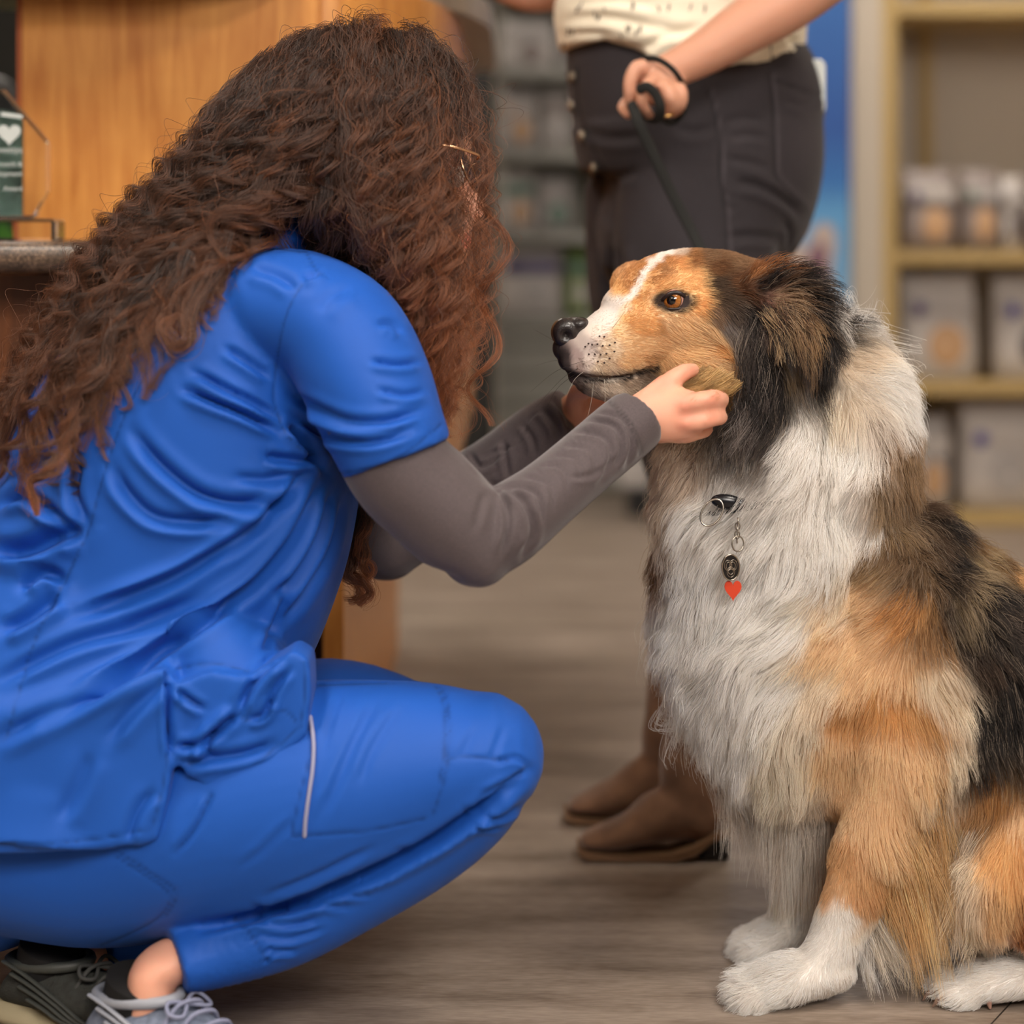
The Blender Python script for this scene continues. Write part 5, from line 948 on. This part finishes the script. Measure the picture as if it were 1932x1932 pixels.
# keep hair out of the hand that holds the cheek
qh = PX(allP[:,-1]); 
furO = strands('fur', allP, allR, allC, M['fur'], dg_, tip=.3); print('FUR', len(allP))
# whiskers
wl_ = [((1100, 690, 2.215), (1060, 715, 2.19), (1010, 770, 2.17)), ((1095, 700, 2.214), (1050, 735, 2.19), (1020, 800, 2.17)), ((1105, 680, 2.212), (1050, 700, 2.17), (1000, 740, 2.13)), ((1090, 685, 2.25), (1050, 680, 2.27), (1010, 690, 2.29)), ((1090, 670, 2.255), (1040, 640, 2.28), (1005, 620, 2.3)), ((1120, 720, 2.215), (1115, 760, 2.20), (1105, 800, 2.19)), ((1140, 715, 2.21), (1142, 750, 2.20), (1135, 790, 2.19)), ((1155, 620, 2.21), (1170, 600, 2.20), (1180, 585, 2.19)), ((1130, 690, 2.208), (1140, 715, 2.2), (1150, 735, 2.19)), ((1110, 695, 2.212), (1085, 715, 2.2), (1070, 745, 2.18))]
wc = [(40, 34, 30)]*5+[(220, 212, 200)]*2+[(150, 100, 60)]+[(60, 44, 36)]+[(220, 212, 200)]
strands('whiskers', np.array([cr(np.array([P(*p) for p in w_]), 10) for w_ in wl_]), np.full(10, .00016), np.array([srgb(*c_) for c_ in wc]), M['fur'], dg_)
sp_ = [(1131, 634), (1140, 635), (1160, 646), (1110, 648), (1117, 650), (1127, 649), (1137, 652), (1150, 651), (1111, 668), (1122, 668), (1133, 669), (1144, 667), (1159, 663), (1104, 654), (1150, 676), (1128, 682), (1140, 684)]
spk = [ellipsoid(near(dS, a, b)+np.array((0, -.0028, 0)), (.0011, .0008, .0010), None, 8, 6) for a, b in sp_]
solid('whisker_spots', spk, mat('dark_whisker_spot', srgb(60, 44, 40), .6), dg_)
# ---- nose
nz = [ellipsoid(P(1080, 620, 2.236), (.0175, .0155, .0125), rotY(-.15)), ellipsoid(P(1067, 627, 2.227), (.0145, .0115, .0155)), ellipsoid(P(1065, 627, 2.246), (.0145, .0115, .0155)), ellipsoid(P(1064, 656, 2.235), (.0125, .0105, .014)), ellipsoid(P(1069, 676, 2.235), (.0095, .007, .013)), ellipsoid(P(1092, 612, 2.232), (.012, .014, .008))]
nS = Skin(nz, .0009, 4); NN = nS.normals()
for c_, r_, dd in ((P(1068, 634, 2.2155), .0058, .0075), (P(1076, 640, 2.215), .0036, .0045), (P(1058, 629, 2.256), .005, .006)):
    m_ = np.linalg.norm(nS.v-c_, axis=1); nS.v -= NN*(np.exp(-(m_/r_)**2)*dd)[:,None]
fx = np.exp(-((PX(nS.v)[:,1]-645)/18)**2)*np.exp(-((nS.v[:,1]-2.236)/.0018)**2); nS.v -= NN*(fx*.002)[:,None]
nm, t_, b_ = nt('wet_black_nose'); b_.inputs['Base Color'].default_value = (*srgb(36, 30, 30), 1); b_.inputs['Roughness'].default_value = .38; b_.inputs['Coat Weight'].default_value = .3; b_.inputs['Coat Roughness'].default_value = .15
vo = t_.nodes.new('ShaderNodeTexVoronoi'); vo.inputs['Scale'].default_value = 750; tc_ = t_.nodes.new('ShaderNodeTexCoord'); bp_ = t_.nodes.new('ShaderNodeBump'); bp_.inputs['Strength'].default_value = .35; bp_.inputs['Distance'].default_value = .0006
t_.links.new(tc_.outputs['Object'], vo.inputs['Vector']); t_.links.new(vo.outputs['Distance'], bp_.inputs['Height']); t_.links.new(bp_.outputs[0], b_.inputs['Normal'])
nS.make('nose', nm, dg_)
# ---- eyes
def eye(c, fwd, near_=True):
    fwd = np.array(fwd, float); fwd /= np.linalg.norm(fwd); r = .0125
    v, f = ellipsoid((0, 0, 0), (1, 1, 1), None, 48, 36); up = np.array((0, 0, 1.)); s_ = np.cross(fwd, up); s_ /= np.linalg.norm(s_); up = np.cross(s_, fwd)
    V = v[:,:1]*s_+v[:,1:2]*up+v[:,2:3]*fwd; ang = np.degrees(np.arccos(np.clip(v[:,2], -1, 1))); bul = 1+.07*np.exp(-(ang/30)**2)
    me_ = mk('eye', c+V*r*bul[:,None], f); a_ = me_.color_attributes.new('Col', 'FLOAT_COLOR', 'POINT')
    co_ = np.zeros((len(V), 4)); co_[:,3] = 1
    az = np.arctan2(v[:,1], v[:,0]); n_i = .85+.3*np.sin(az*17)*.5
    for i, g in enumerate(ang):
        if g < 21: cc_ = srgb(10, 8, 8)
        elif g < 49: k_ = (g-21)/28; cc_ = np.array(srgb(150, 88, 32))*(1-k_)*n_i[i]*1.1+np.array(srgb(176, 112, 48))*k_*n_i[i]
        elif g < 54: cc_ = srgb(40, 26, 18)
        else: cc_ = srgb(186, 140, 124)
        co_[i,:3] = cc_
    a_.data.foreach_set('color', co_.astype(np.float32).ravel())
    return link('eye', me_, EYM, dg_)
EYM = mat('wet_amber_eye', (1, 1, 1), .08, attr='only', coat=1.0)
ec = P(1273, 567, 2.2155); eye(ec, (-.40, -1, .06))
eye(P(1190, 560, 2.305), (-.8, .6, .06))
lidm = mat('dark_eyelid_skin', srgb(36, 26, 26), .4)
def lidpt(px_, py_, out):                # a point on a sphere a little larger than the eye
    p = P(px_, py_, 2.2); d = p-np.array((0, 0, H)); d /= np.linalg.norm(d); o_ = np.array((0, 0, H))-ec; b = np.dot(o_, d); R_ = .0125+out; disc = b*b-(np.dot(o_, o_)-R_**2)
    if disc <= 0: t = -b; p = np.array((0, 0, H))+d*t; return ec+(p-ec)/np.linalg.norm(p-ec)*R_
    return np.array((0, 0, H))+d*(-b-math.sqrt(disc))
ul = [(1243, 575), (1250, 566), (1260, 557), (1272, 552), (1284, 554), (1294, 562), (1301, 571)]; ll = [(1243, 575), (1252, 580), (1262, 583), (1274, 583), (1286, 581), (1295, 577), (1301, 571)]
solid('upper_eyelid', tube([lidpt(a, b, .0008) for a, b in ul], [.0016, .0022, .0024, .0024, .0024, .0022, .0016], nseg=8), lidm, dg_)
solid('lower_eyelid', tube([lidpt(a, b, .0006) for a, b in ll], [.0014, .0016, .0016, .0016, .0016, .0016, .0014], nseg=8), lidm, dg_)
# claws
cl = mat('claw_horn', srgb(120, 96, 84), .4)
for k, x in enumerate((1800, 1788)):
    p = P(x, 1858, 2.2)*np.array((1, 0, 0))+np.array((-.010, 2.178+.0185*k, .011)); solid('claw', tube([p, p+np.array((-.010, -.001, -.001)), p+np.array((-.016, -.001, -.008))], [.0032, .0028, .001], nseg=8), cl, dg_)
p = P(1868, 1880, 2.174)*np.array((1, 1, 0)); solid('claw', tube([p+np.array((.001, .004, .018)), p+np.array((-.001, .001, .010)), p+np.array((.0, 0, .003))], [.003, .0034, .0016], nseg=10), mat('pinkish_claw', srgb(170, 132, 118), .4), dg_)
# ---- collar with ring and two tags
cm = mat('black_woven_collar', srgb(24, 24, 26), .7, bump=.6, bscale=700)
ca = np.linspace(0, 2*np.pi, 44, endpoint=False)
cc0 = P(1475, 925, 2.28); cU = np.array((1, 0, .22)); cU /= np.linalg.norm(cU)
cp_ = [cc0+np.array((-.035, -.037, 0))+cU*.073*math.cos(a)+np.array((0, 1, 0))*.074*math.sin(a) for a in ca]
col_o = solid('collar', tube(cp_, .009, nseg=10, flat=.35, closed=True), cm, dg_)
pc = P(1372, 952, 2.168); bk = solid('buckle', [ellipsoid(pc+np.array((0, -.004, .003)), (.017, .006, .008), rotY(.15)), ellipsoid(pc+np.array((.012, -.006, .001)), (.008, .006, .007))], mat('black_glossy_buckle', srgb(20, 20, 24), .25), col_o)
stl = mat('steel_ring', srgb(168, 160, 150), .25, metal=1)
solid('ring', torus(P(1343, 967, 2.148), .0125, .0011, np.array((.9, 0, .3)), np.array((.1, .2, 1)), 28, 6), stl, col_o)
solid('ring', torus(P(1392, 1026, 2.146), .0075, .0008, np.array((.8, .3, 0)), np.array((0, .1, 1)), 24, 6), stl, col_o)
for k in range(5): solid('chain_link', torus(P(1392-k*.4, 985+k*8, 2.148), .0034, .0007, np.array((.7, 0, 0)) if k % 2 else np.array((0, .6, .1)), np.array((0, 0, 1.2)), 14, 6), stl, col_o)
tgc = P(1378, 1070, 2.141); a = np.linspace(0, 2*np.pi, 40, endpoint=False)
Ut = np.array((.92, .25, .05)); Ut /= np.linalg.norm(Ut); Wt = np.array((-.05, -.15, 1)); Wt /= np.linalg.norm(Wt); Nt = np.cross(Ut, Wt)
if Nt[1] > 0: Nt = -Nt
o_ = tgc+np.outer(np.cos(a)*.0095, Ut)+np.outer(np.sin(a)*.0135, Wt)
dk = mat('dark_enamel', srgb(22, 20, 20), .35)
tg = solid('round_tag', (np.concatenate((o_-Nt*.0008, o_+Nt*.0008)), [tuple(range(40))[::-1], tuple(range(40, 80))]+[(i, (i+1) % 40, (i+1) % 40+40, i+40) for i in range(40)]), dk, col_o, smooth=False)
def tp2(u, v_): return tgc+Ut*u+Wt*v_+Nt*.0011
solid('tag_rim', tube([tp2(.0092*math.cos(t), .0132*math.sin(t)) for t in a], .0009, nseg=6, closed=True), stl, tg)
kn_ = []
for j in range(3):                       # interlaced knot of three lobes
    for s_ in (1, .72):
        kn_.append(tube([tp2(.0072*s_*(math.cos(t)*.55+math.cos(2.094*j+.5)*.45), .0105*s_*(math.sin(t)*.5+math.sin(2.094*j+.5)*.45)) for t in np.linspace(0, 2*np.pi, 22, endpoint=False)], .00045, nseg=5, closed=True))
solid('knot_relief', kn_, stl, tg)
hr = mat('red_orange_enamel', srgb(200, 66, 40), .3)
hp = [(16*math.sin(t)**3/16, (13*math.cos(t)-5*math.cos(2*t)-2*math.cos(3*t)-math.cos(4*t))/16) for t in np.linspace(0, 2*np.pi, 32, endpoint=False)]
hc2 = P(1383, 1112, 2.144); hv = [(hc2[0]+x*.0085, hc2[2]+z*.0115) for x, z in hp]
bevel(solid('heart_tag', prism(hv, 2.1435, 2.1455), hr, col_o, smooth=False), .0004, 1)
# ================================================================ standing person
sp = empty('person', (.24, 2.85, 0), 'standing person in dark jeans and cream patterned shirt holding the leash', 'person')
M['skin2'] = mat('tanned_skin', srgb(204, 150, 124), .5, attr='mul', sss=.2)
YS = 2.90
bp2 = [loft([(1290, -620, 60, .055, YS), (1290, -520, 90, .12, YS), (1300, -380, 150, .15, YS), (1295, -100, 150, .13, YS), (1300, 150, 180, .14, YS), (1315, 350, 160, .14, YS)]),
    loft([(1290, -600, 55, .05, YS), (1280, -720, 58, .052, YS)]), ellipsoid(P(1265, -850, YS), (.095, .075, .115)), ellipsoid(P(1215, -790, YS), (.055, .052, .075), rotY(-.2)), loft([(1160, -850, 8, .008, YS), (1143, -812, 14, .012, YS), (1152, -798, 10, .012, YS)], nseg=12),
    loft([(1340, -500, 60, .055, 2.70), (1470, -250, 56, .048, 2.67), (1562, -50, 52, .044, 2.66)]),
    loft([(1562, -52, 58, .044, 2.66), (1480, 6, 58, .043, 2.655), (1400, 54, 52, .038, 2.65), (1330, 99, 43, .032, 2.645), (1272, 130, 36, .025, 2.64)]),
    loft([(1272, 130, 36, .024, 2.64), (1250, 148, 42, .022, 2.638), (1238, 172, 38, .018, 2.637)]),
    tubeP([(1235, 126, 2.63, 15), (1202, 128, 2.622, 15), (1188, 160, 2.62, 13.5), (1190, 192, 2.625, 12), (1188, 204, 2.64, 11)], nseg=12),
    tubeP([(1238, 150, 2.622, 14), (1222, 160, 2.60, 13), (1210, 188, 2.60, 12.5), (1218, 208, 2.612, 11.5), (1226, 218, 2.625, 10)], nseg=12),
    tubeP([(1255, 160, 2.622, 15), (1262, 176, 2.60, 15), (1268, 198, 2.605, 14), (1258, 214, 2.62, 12)], nseg=12),
    tubeP([(1270, 150, 2.628, 15), (1284, 172, 2.61, 14), (1284, 196, 2.612, 13), (1272, 212, 2.628, 11)], nseg=12),
    tubeP([(1240, 150, 2.652, 14), (1205, 175, 2.665, 12.5), (1182, 192, 2.655, 11.5), (1174, 204, 2.645, 10), (1186, 218, 2.635, 9.5)], nseg=12),
    loft([(1310, -480, 60, .055, 3.1), (1230, -240, 52, .045, 3.1), (1130, -58, 44, .04, 3.07)]), tubeP([(1130, -58, 3.07, 40), (1030, -14, 3.05, 37), (960, -22, 3.03, 31), (900, -62, 3.02, 24)], nseg=20),
    tubeP([(900, -64, 3.02, 26), (870, -68, 3.02, 28), (840, -66, 3.02, 22)], nseg=16)]+[tubeP([(850, -66, 3.0+.017*k, 10), (815, -66, 2.995+.02*k, 9.5), (790-5*(k % 2), -62, 2.995+.02*k, 8.5)], nseg=10) for k in range(4)]+[tubeP([(885, -64, 2.99, 11), (860, -60, 2.965, 10), (842, -58, 2.955, 9)], nseg=10)]
bp2 += [loft([(1320, 380, 110, .07, 2.83), (1312, 650, 96, .06, 2.79), (1326, 900, 64, .055, 2.77), (1330, 1400, 36, .03, 2.725)]), loft([(1260, 400, 110, .07, 2.97), (1245, 620, 84, .06, 2.96), (1306, 900, 58, .055, 2.93), (1292, 1350, 34, .03, 2.885)])]
b2 = Skin(bp2, .0036, 3, lambda v: np.where(PX(v)[:,1] < -700, .5, np.where((PX(v)[:,0] < 1300) & (v[:,1] < 2.7), .5, 1.0)))
b2.color(np.ones((len(b2.v), 3))); b2.make('body', M['skin2'], sp)
# hair cap off the top of the picture
hb = mat('light_brown_hair_mass', srgb(120, 84, 54), .5, bump=.8, bscale=120)
h2 = Skin([ellipsoid(P(1285, -872, YS), (.108, .09, .115)), loft([(1330, -850, 100, .09, YS), (1350, -700, 95, .085, YS+.01), (1350, -560, 70, .07, YS+.02)])], .006, 4); v_ = PX(h2.v)
h2.v += h2.normals()*(fbm(h2.v*60, 5, 3)*.004)[:,None]; h2.make('hair', hb, sp)
for yy in (2.868, 2.932): solid('eye', ellipsoid(P(1178, -842, yy), (.011, .011, .011)), eyeM, sp)
# jeans
M['jean'] = fabric('charcoal_denim', srgb(56, 51, 55), sheen=.08, c2=srgb(42, 39, 42), bump=.3)
jn = [loft([(1290, 46, 220, .15, YS), (1290, 140, 222, .157, YS), (1312, 200, 242, .166, YS), (1318, 250, 238, .17, YS), (1328, 310, 226, .172, YS), (1322, 380, 208, .165, YS), (1292, 440, 170, .15, YS)], nseg=48, cap=(0, 1)),
    loft([(1340, 330, 172, .092, 2.82), (1316, 430, 156, .088, 2.81), (1308, 520, 149, .085, 2.80), (1310, 700, 126, .075, 2.785), (1318, 900, 92, .06, 2.765), (1326, 1080, 74, .052, 2.745), (1326, 1240, 54, .042, 2.73), (1326, 1285, 50, .04, 2.728)], nseg=36),
    loft([(1250, 380, 150, .088, 2.98), (1232, 500, 128, .085, 2.98), (1240, 620, 116, .08, 2.97), (1304, 900, 82, .06, 2.93), (1312, 1080, 66, .052, 2.905), (1300, 1235, 50, .042, 2.89)], nseg=32)]
jS = Skin(jn, .0045, 5)
folds(jS, [([(1385, 345), (1430, 352), (1480, 378), (1515, 410)], 8, .007), ([(1370, 230), (1400, 222), (1440, 228)], 6, .003), ([(1375, 262), (1410, 256), (1450, 262)], 6, .003), ([(1375, 450), (1420, 446), (1470, 452)], 8, .005), ([(1370, 300), (1410, 306), (1450, 318)], 7, .003), ([(1275, 240), (1310, 250), (1345, 240)], 8, .003), ([(1372, 372), (1385, 372)], 4, .004), ([(1372, 395), (1390, 396)], 4, .003), ([(1160, 460), (1162, 520), (1170, 580)], 12, .012), ([(1080, 240), (1150, 260), (1220, 256)], 9, .004), ([(1105, 330), (1160, 335), (1210, 322)], 9, .004), ([(1480, 190), (1520, 200), (1550, 190)], 6, .002), ([(1478, 420), (1490, 440), (1485, 470)], 6, .004)])
js1 = [[(1334, 165), (1346, 205), (1356, 260), (1360, 340), (1368, 400), (1372, 480)], [(1452, 140), (1459, 200), (1461, 260), (1462, 328)], [(1462, 328), (1490, 360), (1524, 396)], [(1462, 152), (1510, 168), (1557, 184)], [(1090, 130), (1092, 200), (1120, 280), (1150, 330)]]
Mk = seams(jS, js1, 3.0, .0018, front=.3); Mk2 = seams(jS, [[(x+7, y) for x, y in L_] for L_ in js1[:3]], 2.2, -.0006, front=.3)
fade = np.exp(-((PX(jS.v)[:,0]-1530)/30)**2)*np.exp(-((PX(jS.v)[:,1]-270)/70)**2)*.35+np.exp(-((PX(jS.v)[:,0]-1395)/26)**2)*np.exp(-((PX(jS.v)[:,1]-245)/34)**2)*.25
jS.color(np.clip(1-.5*Mk+1.0*Mk2+fade, .3, 2.2)[:,None]*np.ones(3)); jO = jS.make('jeans', M['jean'], sp)
stud = mat('aged_brass_button', srgb(136, 124, 108), .45, metal=.8)
for a, b in ((1076, 145), (1074, 200), (1094, 257), (1116, 318)):
    p = near(jS, a, b); bt = solid('button', ellipsoid(p+np.array((0.003, 0.001, 0)), (.006, .008, .008)), stud, jO)
# shirt
M['cream'] = fabric('cream_cotton_print', srgb(238, 228, 206), sheen=.1, bump=.1)
stp = [loft([(1290, -590, 95, .09, YS), (1300, -500, 150, .16, YS), (1305, -380, 175, .175, YS), (1300, -220, 190, .165, YS), (1290, -80, 222, .165, YS), (1285, 0, 236, .17, YS), (1283, 70, 238, .176, YS), (1286, 130, 232, .172, YS)], nseg=48, cap=(1, 0)),
    loft([(1340, -510, 84, .075, 2.73), (1410, -380, 82, .068, 2.69), (1455, -285, 80, .064, 2.675)], cap=(1, 0)), loft([(1310, -500, 80, .07, 3.07), (1270, -380, 78, .065, 3.09), (1240, -285, 76, .062, 3.10)], cap=(1, 0))]
sS = Skin(stp, .0045, 4); q = PX(sS.v)
hem = np.interp(q[:,0], [1040, 1060, 1140, 1200, 1240, 1300, 1370, 1450, 1500, 1530], [74, 82, 76, 100, 124, 138, 146, 140, 118, 100])
wt = np.clip((q[:,1]-0)/110, 0, 1)*(q[:,1] > 0); sS.v[:,2] += (128-hem)*sS.v[:,1]/F*wt
folds(sS, [([(1060, 40), (1130, 30), (1220, 48), (1300, 60)], 10, .008), ([(1160, 82), (1210, 92), (1250, 70), (1330, 50)], 8, .009), ([(1080, 10), (1150, 2), (1240, 10)], 9, .006), ([(1475, 60), (1500, 82), (1515, 95)], 7, .007), ([(1430, 110), (1480, 90), (1515, 70)], 7, .005), ([(1380, 130), (1420, 100), (1450, 60)], 8, .004), ([(1060, 66), (1110, 62), (1160, 66)], 6, .004), ([(1200, -60), (1300, -30), (1400, -50)], 14, .008)], amp=.6)
sS.color(np.ones((len(sS.v), 3))); shO = sS.make('shirt', M['cream'], sp)
mk_ = []
mp_ = [(1090, 12, 1086, 24), (1098, 2, 1092, 16), (1120, 22, 1122, 34), (1138, 12, 1140, 24), (1130, 26, 1126, 38), (1194, 2, 1192, 18), (1072, 52, 1070, 68), (1080, 56, 1078, 66), (1168, 62, 1172, 72), (1180, 48, 1184, 60), (1186, 46, 1188, 58), (1200, 54, 1198, 68), (1208, 48, 1206, 60), (1452, 78, 1454, 96), (1456, 100, 1454, 118), (1457, 120, 1459, 138), (1415, 118, 1418, 134), (1412, 134, 1416, 144), (1060, 92, 1062, 80), (1240, 10, 1244, 22), (1262, 6, 1260, 20), (1300, 20, 1304, 6), (1330, 8, 1328, 24), (1490, 92, 1494, 104), (1150, -20, 1146, -6), (1220, -30, 1224, -14), (1270, -40, 1268, -24), (1480, -20, 1484, -2), (1500, 30, 1496, 44), (1360, -30, 1364, -14)]
for a, b, c_, d_ in mp_:
    p0 = near(sS, a, b)+np.array((0, -.0006, 0)); p1 = near(sS, c_, d_)+np.array((0, -.0006, 0)); mk_.append(tube([p0, (p0+p1)/2+np.array((.001, 0, 0)), p1], [.0008, .0018, .0008], nseg=6, flat=.5))
for m_ in mk_: solid('printed_stroke', m_, bpy.data.materials.get('dark_print_stroke') or mat('dark_print_stroke', srgb(74, 66, 58), .8), shO)
# boots
M['suede'] = mat('brown_suede', srgb(126, 92, 68), .9, c2=srgb(104, 74, 54), scale=28, sheen=.4, bump=.4, bscale=600)
def boot(dx, dy, top):
    T = lambda V: (np.array(V[0])+np.array((dx, dy, 0)), V[1])
    pb = [loft([(1316, top, 54, .043, 2.725), (1308, 1400, 56, .042, 2.724), (1305, 1450, 62, .041, 2.722), (1310, 1500, 62, .038, 2.721), (1320, 1540, 50, .034, 2.72)]),
        loft([(1352, 1532, 36, .032, 2.72), (1310, 1528, 50, .035, 2.72), (1255, 1535, 52, .037, 2.72), (1205, 1558, 38, .039, 2.72), (1150, 1576, 26, .037, 2.72), (1110, 1584, 17, .029, 2.72)])]
    s_ = Skin([T(p) for p in pb], .0035, 7)
    s_.v += s_.normals()*(fbm(s_.v*22, 8, 2)*.0022)[:,None]; o = s_.make('ankle_boot', M['suede'], sp)
    fx = lambda a, b: (P(a, b, 2.72)[0], P(a, b, 2.72)[2])
    so = [fx(1089, 1596), fx(1092, 1604), fx(1110, 1611), fx(1180, 1613), fx(1270, 1612), fx(1310, 1600), fx(1338, 1576), fx(1372, 1566), fx(1376, 1556), fx(1350, 1560), fx(1300, 1588), fx(1262, 1600), fx(1180, 1602), fx(1110, 1600)]
    v, f = prism(so, 2.686, 2.754); v = np.array(v); v[:,1] = 2.72+(v[:,1]-2.72)*(1+.15*np.sin((v[:,0]-fx(1089, 0)[0])*11)); v = v+np.array((dx, dy, .0015)); solid('boot_sole', (v, f), mat('tan_welt', srgb(112, 82, 56), .7), o, smooth=False)
    hl = [fx(1336, 1580), fx(1374, 1568), fx(1372, 1612.5), fx(1312, 1612.5)]
    v, f = prism(hl, 2.692, 2.748); bevel(solid('boot_heel', (np.array(v)+np.array((dx, dy, .001)), f), mat('black_stacked_heel', srgb(22, 19, 18), .5), o, smooth=False), .003)
boot(0, 0, 1275); boot(-.0125, .163, 1262)
# phone
ph_ = empty('smartphone', P(1528, 150, 2.86), 'smartphone in pale case sticking out of the back pocket of the dark jeans', 'phone')
def rrect(x0, x1, y0, y1, r, Y, n=6):
    L_ = []
    for cx, cy, a0 in ((x1-r, y0+r, 0), (x1-r, y1-r, 90), (x0+r, y1-r, 180), (x0+r, y0+r, 270)):
        for k in range(n+1):
            a = math.radians(a0+90*k/n); L_.append((cx+r*math.sin(a), cy-r*math.cos(a)))
    return [(P(a, b, Y)[0], P(a, b, Y)[2]) for a, b in L_]
bevel(solid('phone_case', prism(rrect(1500, 1557, 112, 215, 14, 2.85), 2.845, 2.856), mat('frosted_pale_case', srgb(214, 218, 214), .3, c2=srgb(196, 206, 204), scale=30), ph_, smooth=False), .002)
solid('phone_side', prism(rrect(1493, 1500, 118, 210, 3, 2.85), 2.843, 2.858), mat('tan_leather_tab', srgb(150, 104, 64), .6), ph_, smooth=False)
# leash
lm_ = mat('black_webbing', srgb(26, 26, 24), .75, bump=.4, bscale=900)
lp = [P(1194, 200, 2.60), P(1206, 235, 2.60), P(1232, 290, 2.61), P(1270, 370, 2.62), P(1312, 450, 2.62), P(1350, 540, 2.6), P(1400, 700, 2.53), P(1440, 860, 2.45), P(1452, 925, 2.405)]
wr = [P(1208, 168, 2.588), P(1222, 164, 2.583), P(1238, 180, 2.584), P(1246, 205, 2.588), P(1240, 226, 2.6), P(1222, 228, 2.61), P(1204, 214, 2.61), P(1196, 200, 2.603)]
lo = [P(1240, 215, 2.61), P(1268, 232, 2.64), P(1292, 205, 2.625), P(1293, 172, 2.618), P(1272, 134, 2.60), P(1240, 112, 2.606), P(1210, 114, 2.63), P(1198, 140, 2.665), P(1222, 190, 2.67)]
lo_ = solid('leash', [tube(lp, [.0066]*9, nseg=10, flat=.16, sub=6, up=(0, 1, 0)), tube(wr, [.006]*8, nseg=10, flat=.2, sub=5, up=(0, 1, 0)), tube(lo, [.004]*9, nseg=10, flat=.4, sub=6, up=(0, 1, 0))], lm_)
tag(lo_, 'black webbing leash looped round the standing person\'s wrist and running behind the dog\'s head', 'leash')
rg = solid('thumb_ring', torus(P(1257, 213, 2.605), .0085, .0011, (1, 0, 0), (0, .8, .5), 20, 6), mat('gold_ring', srgb(222, 180, 110), .2, metal=1), sp)
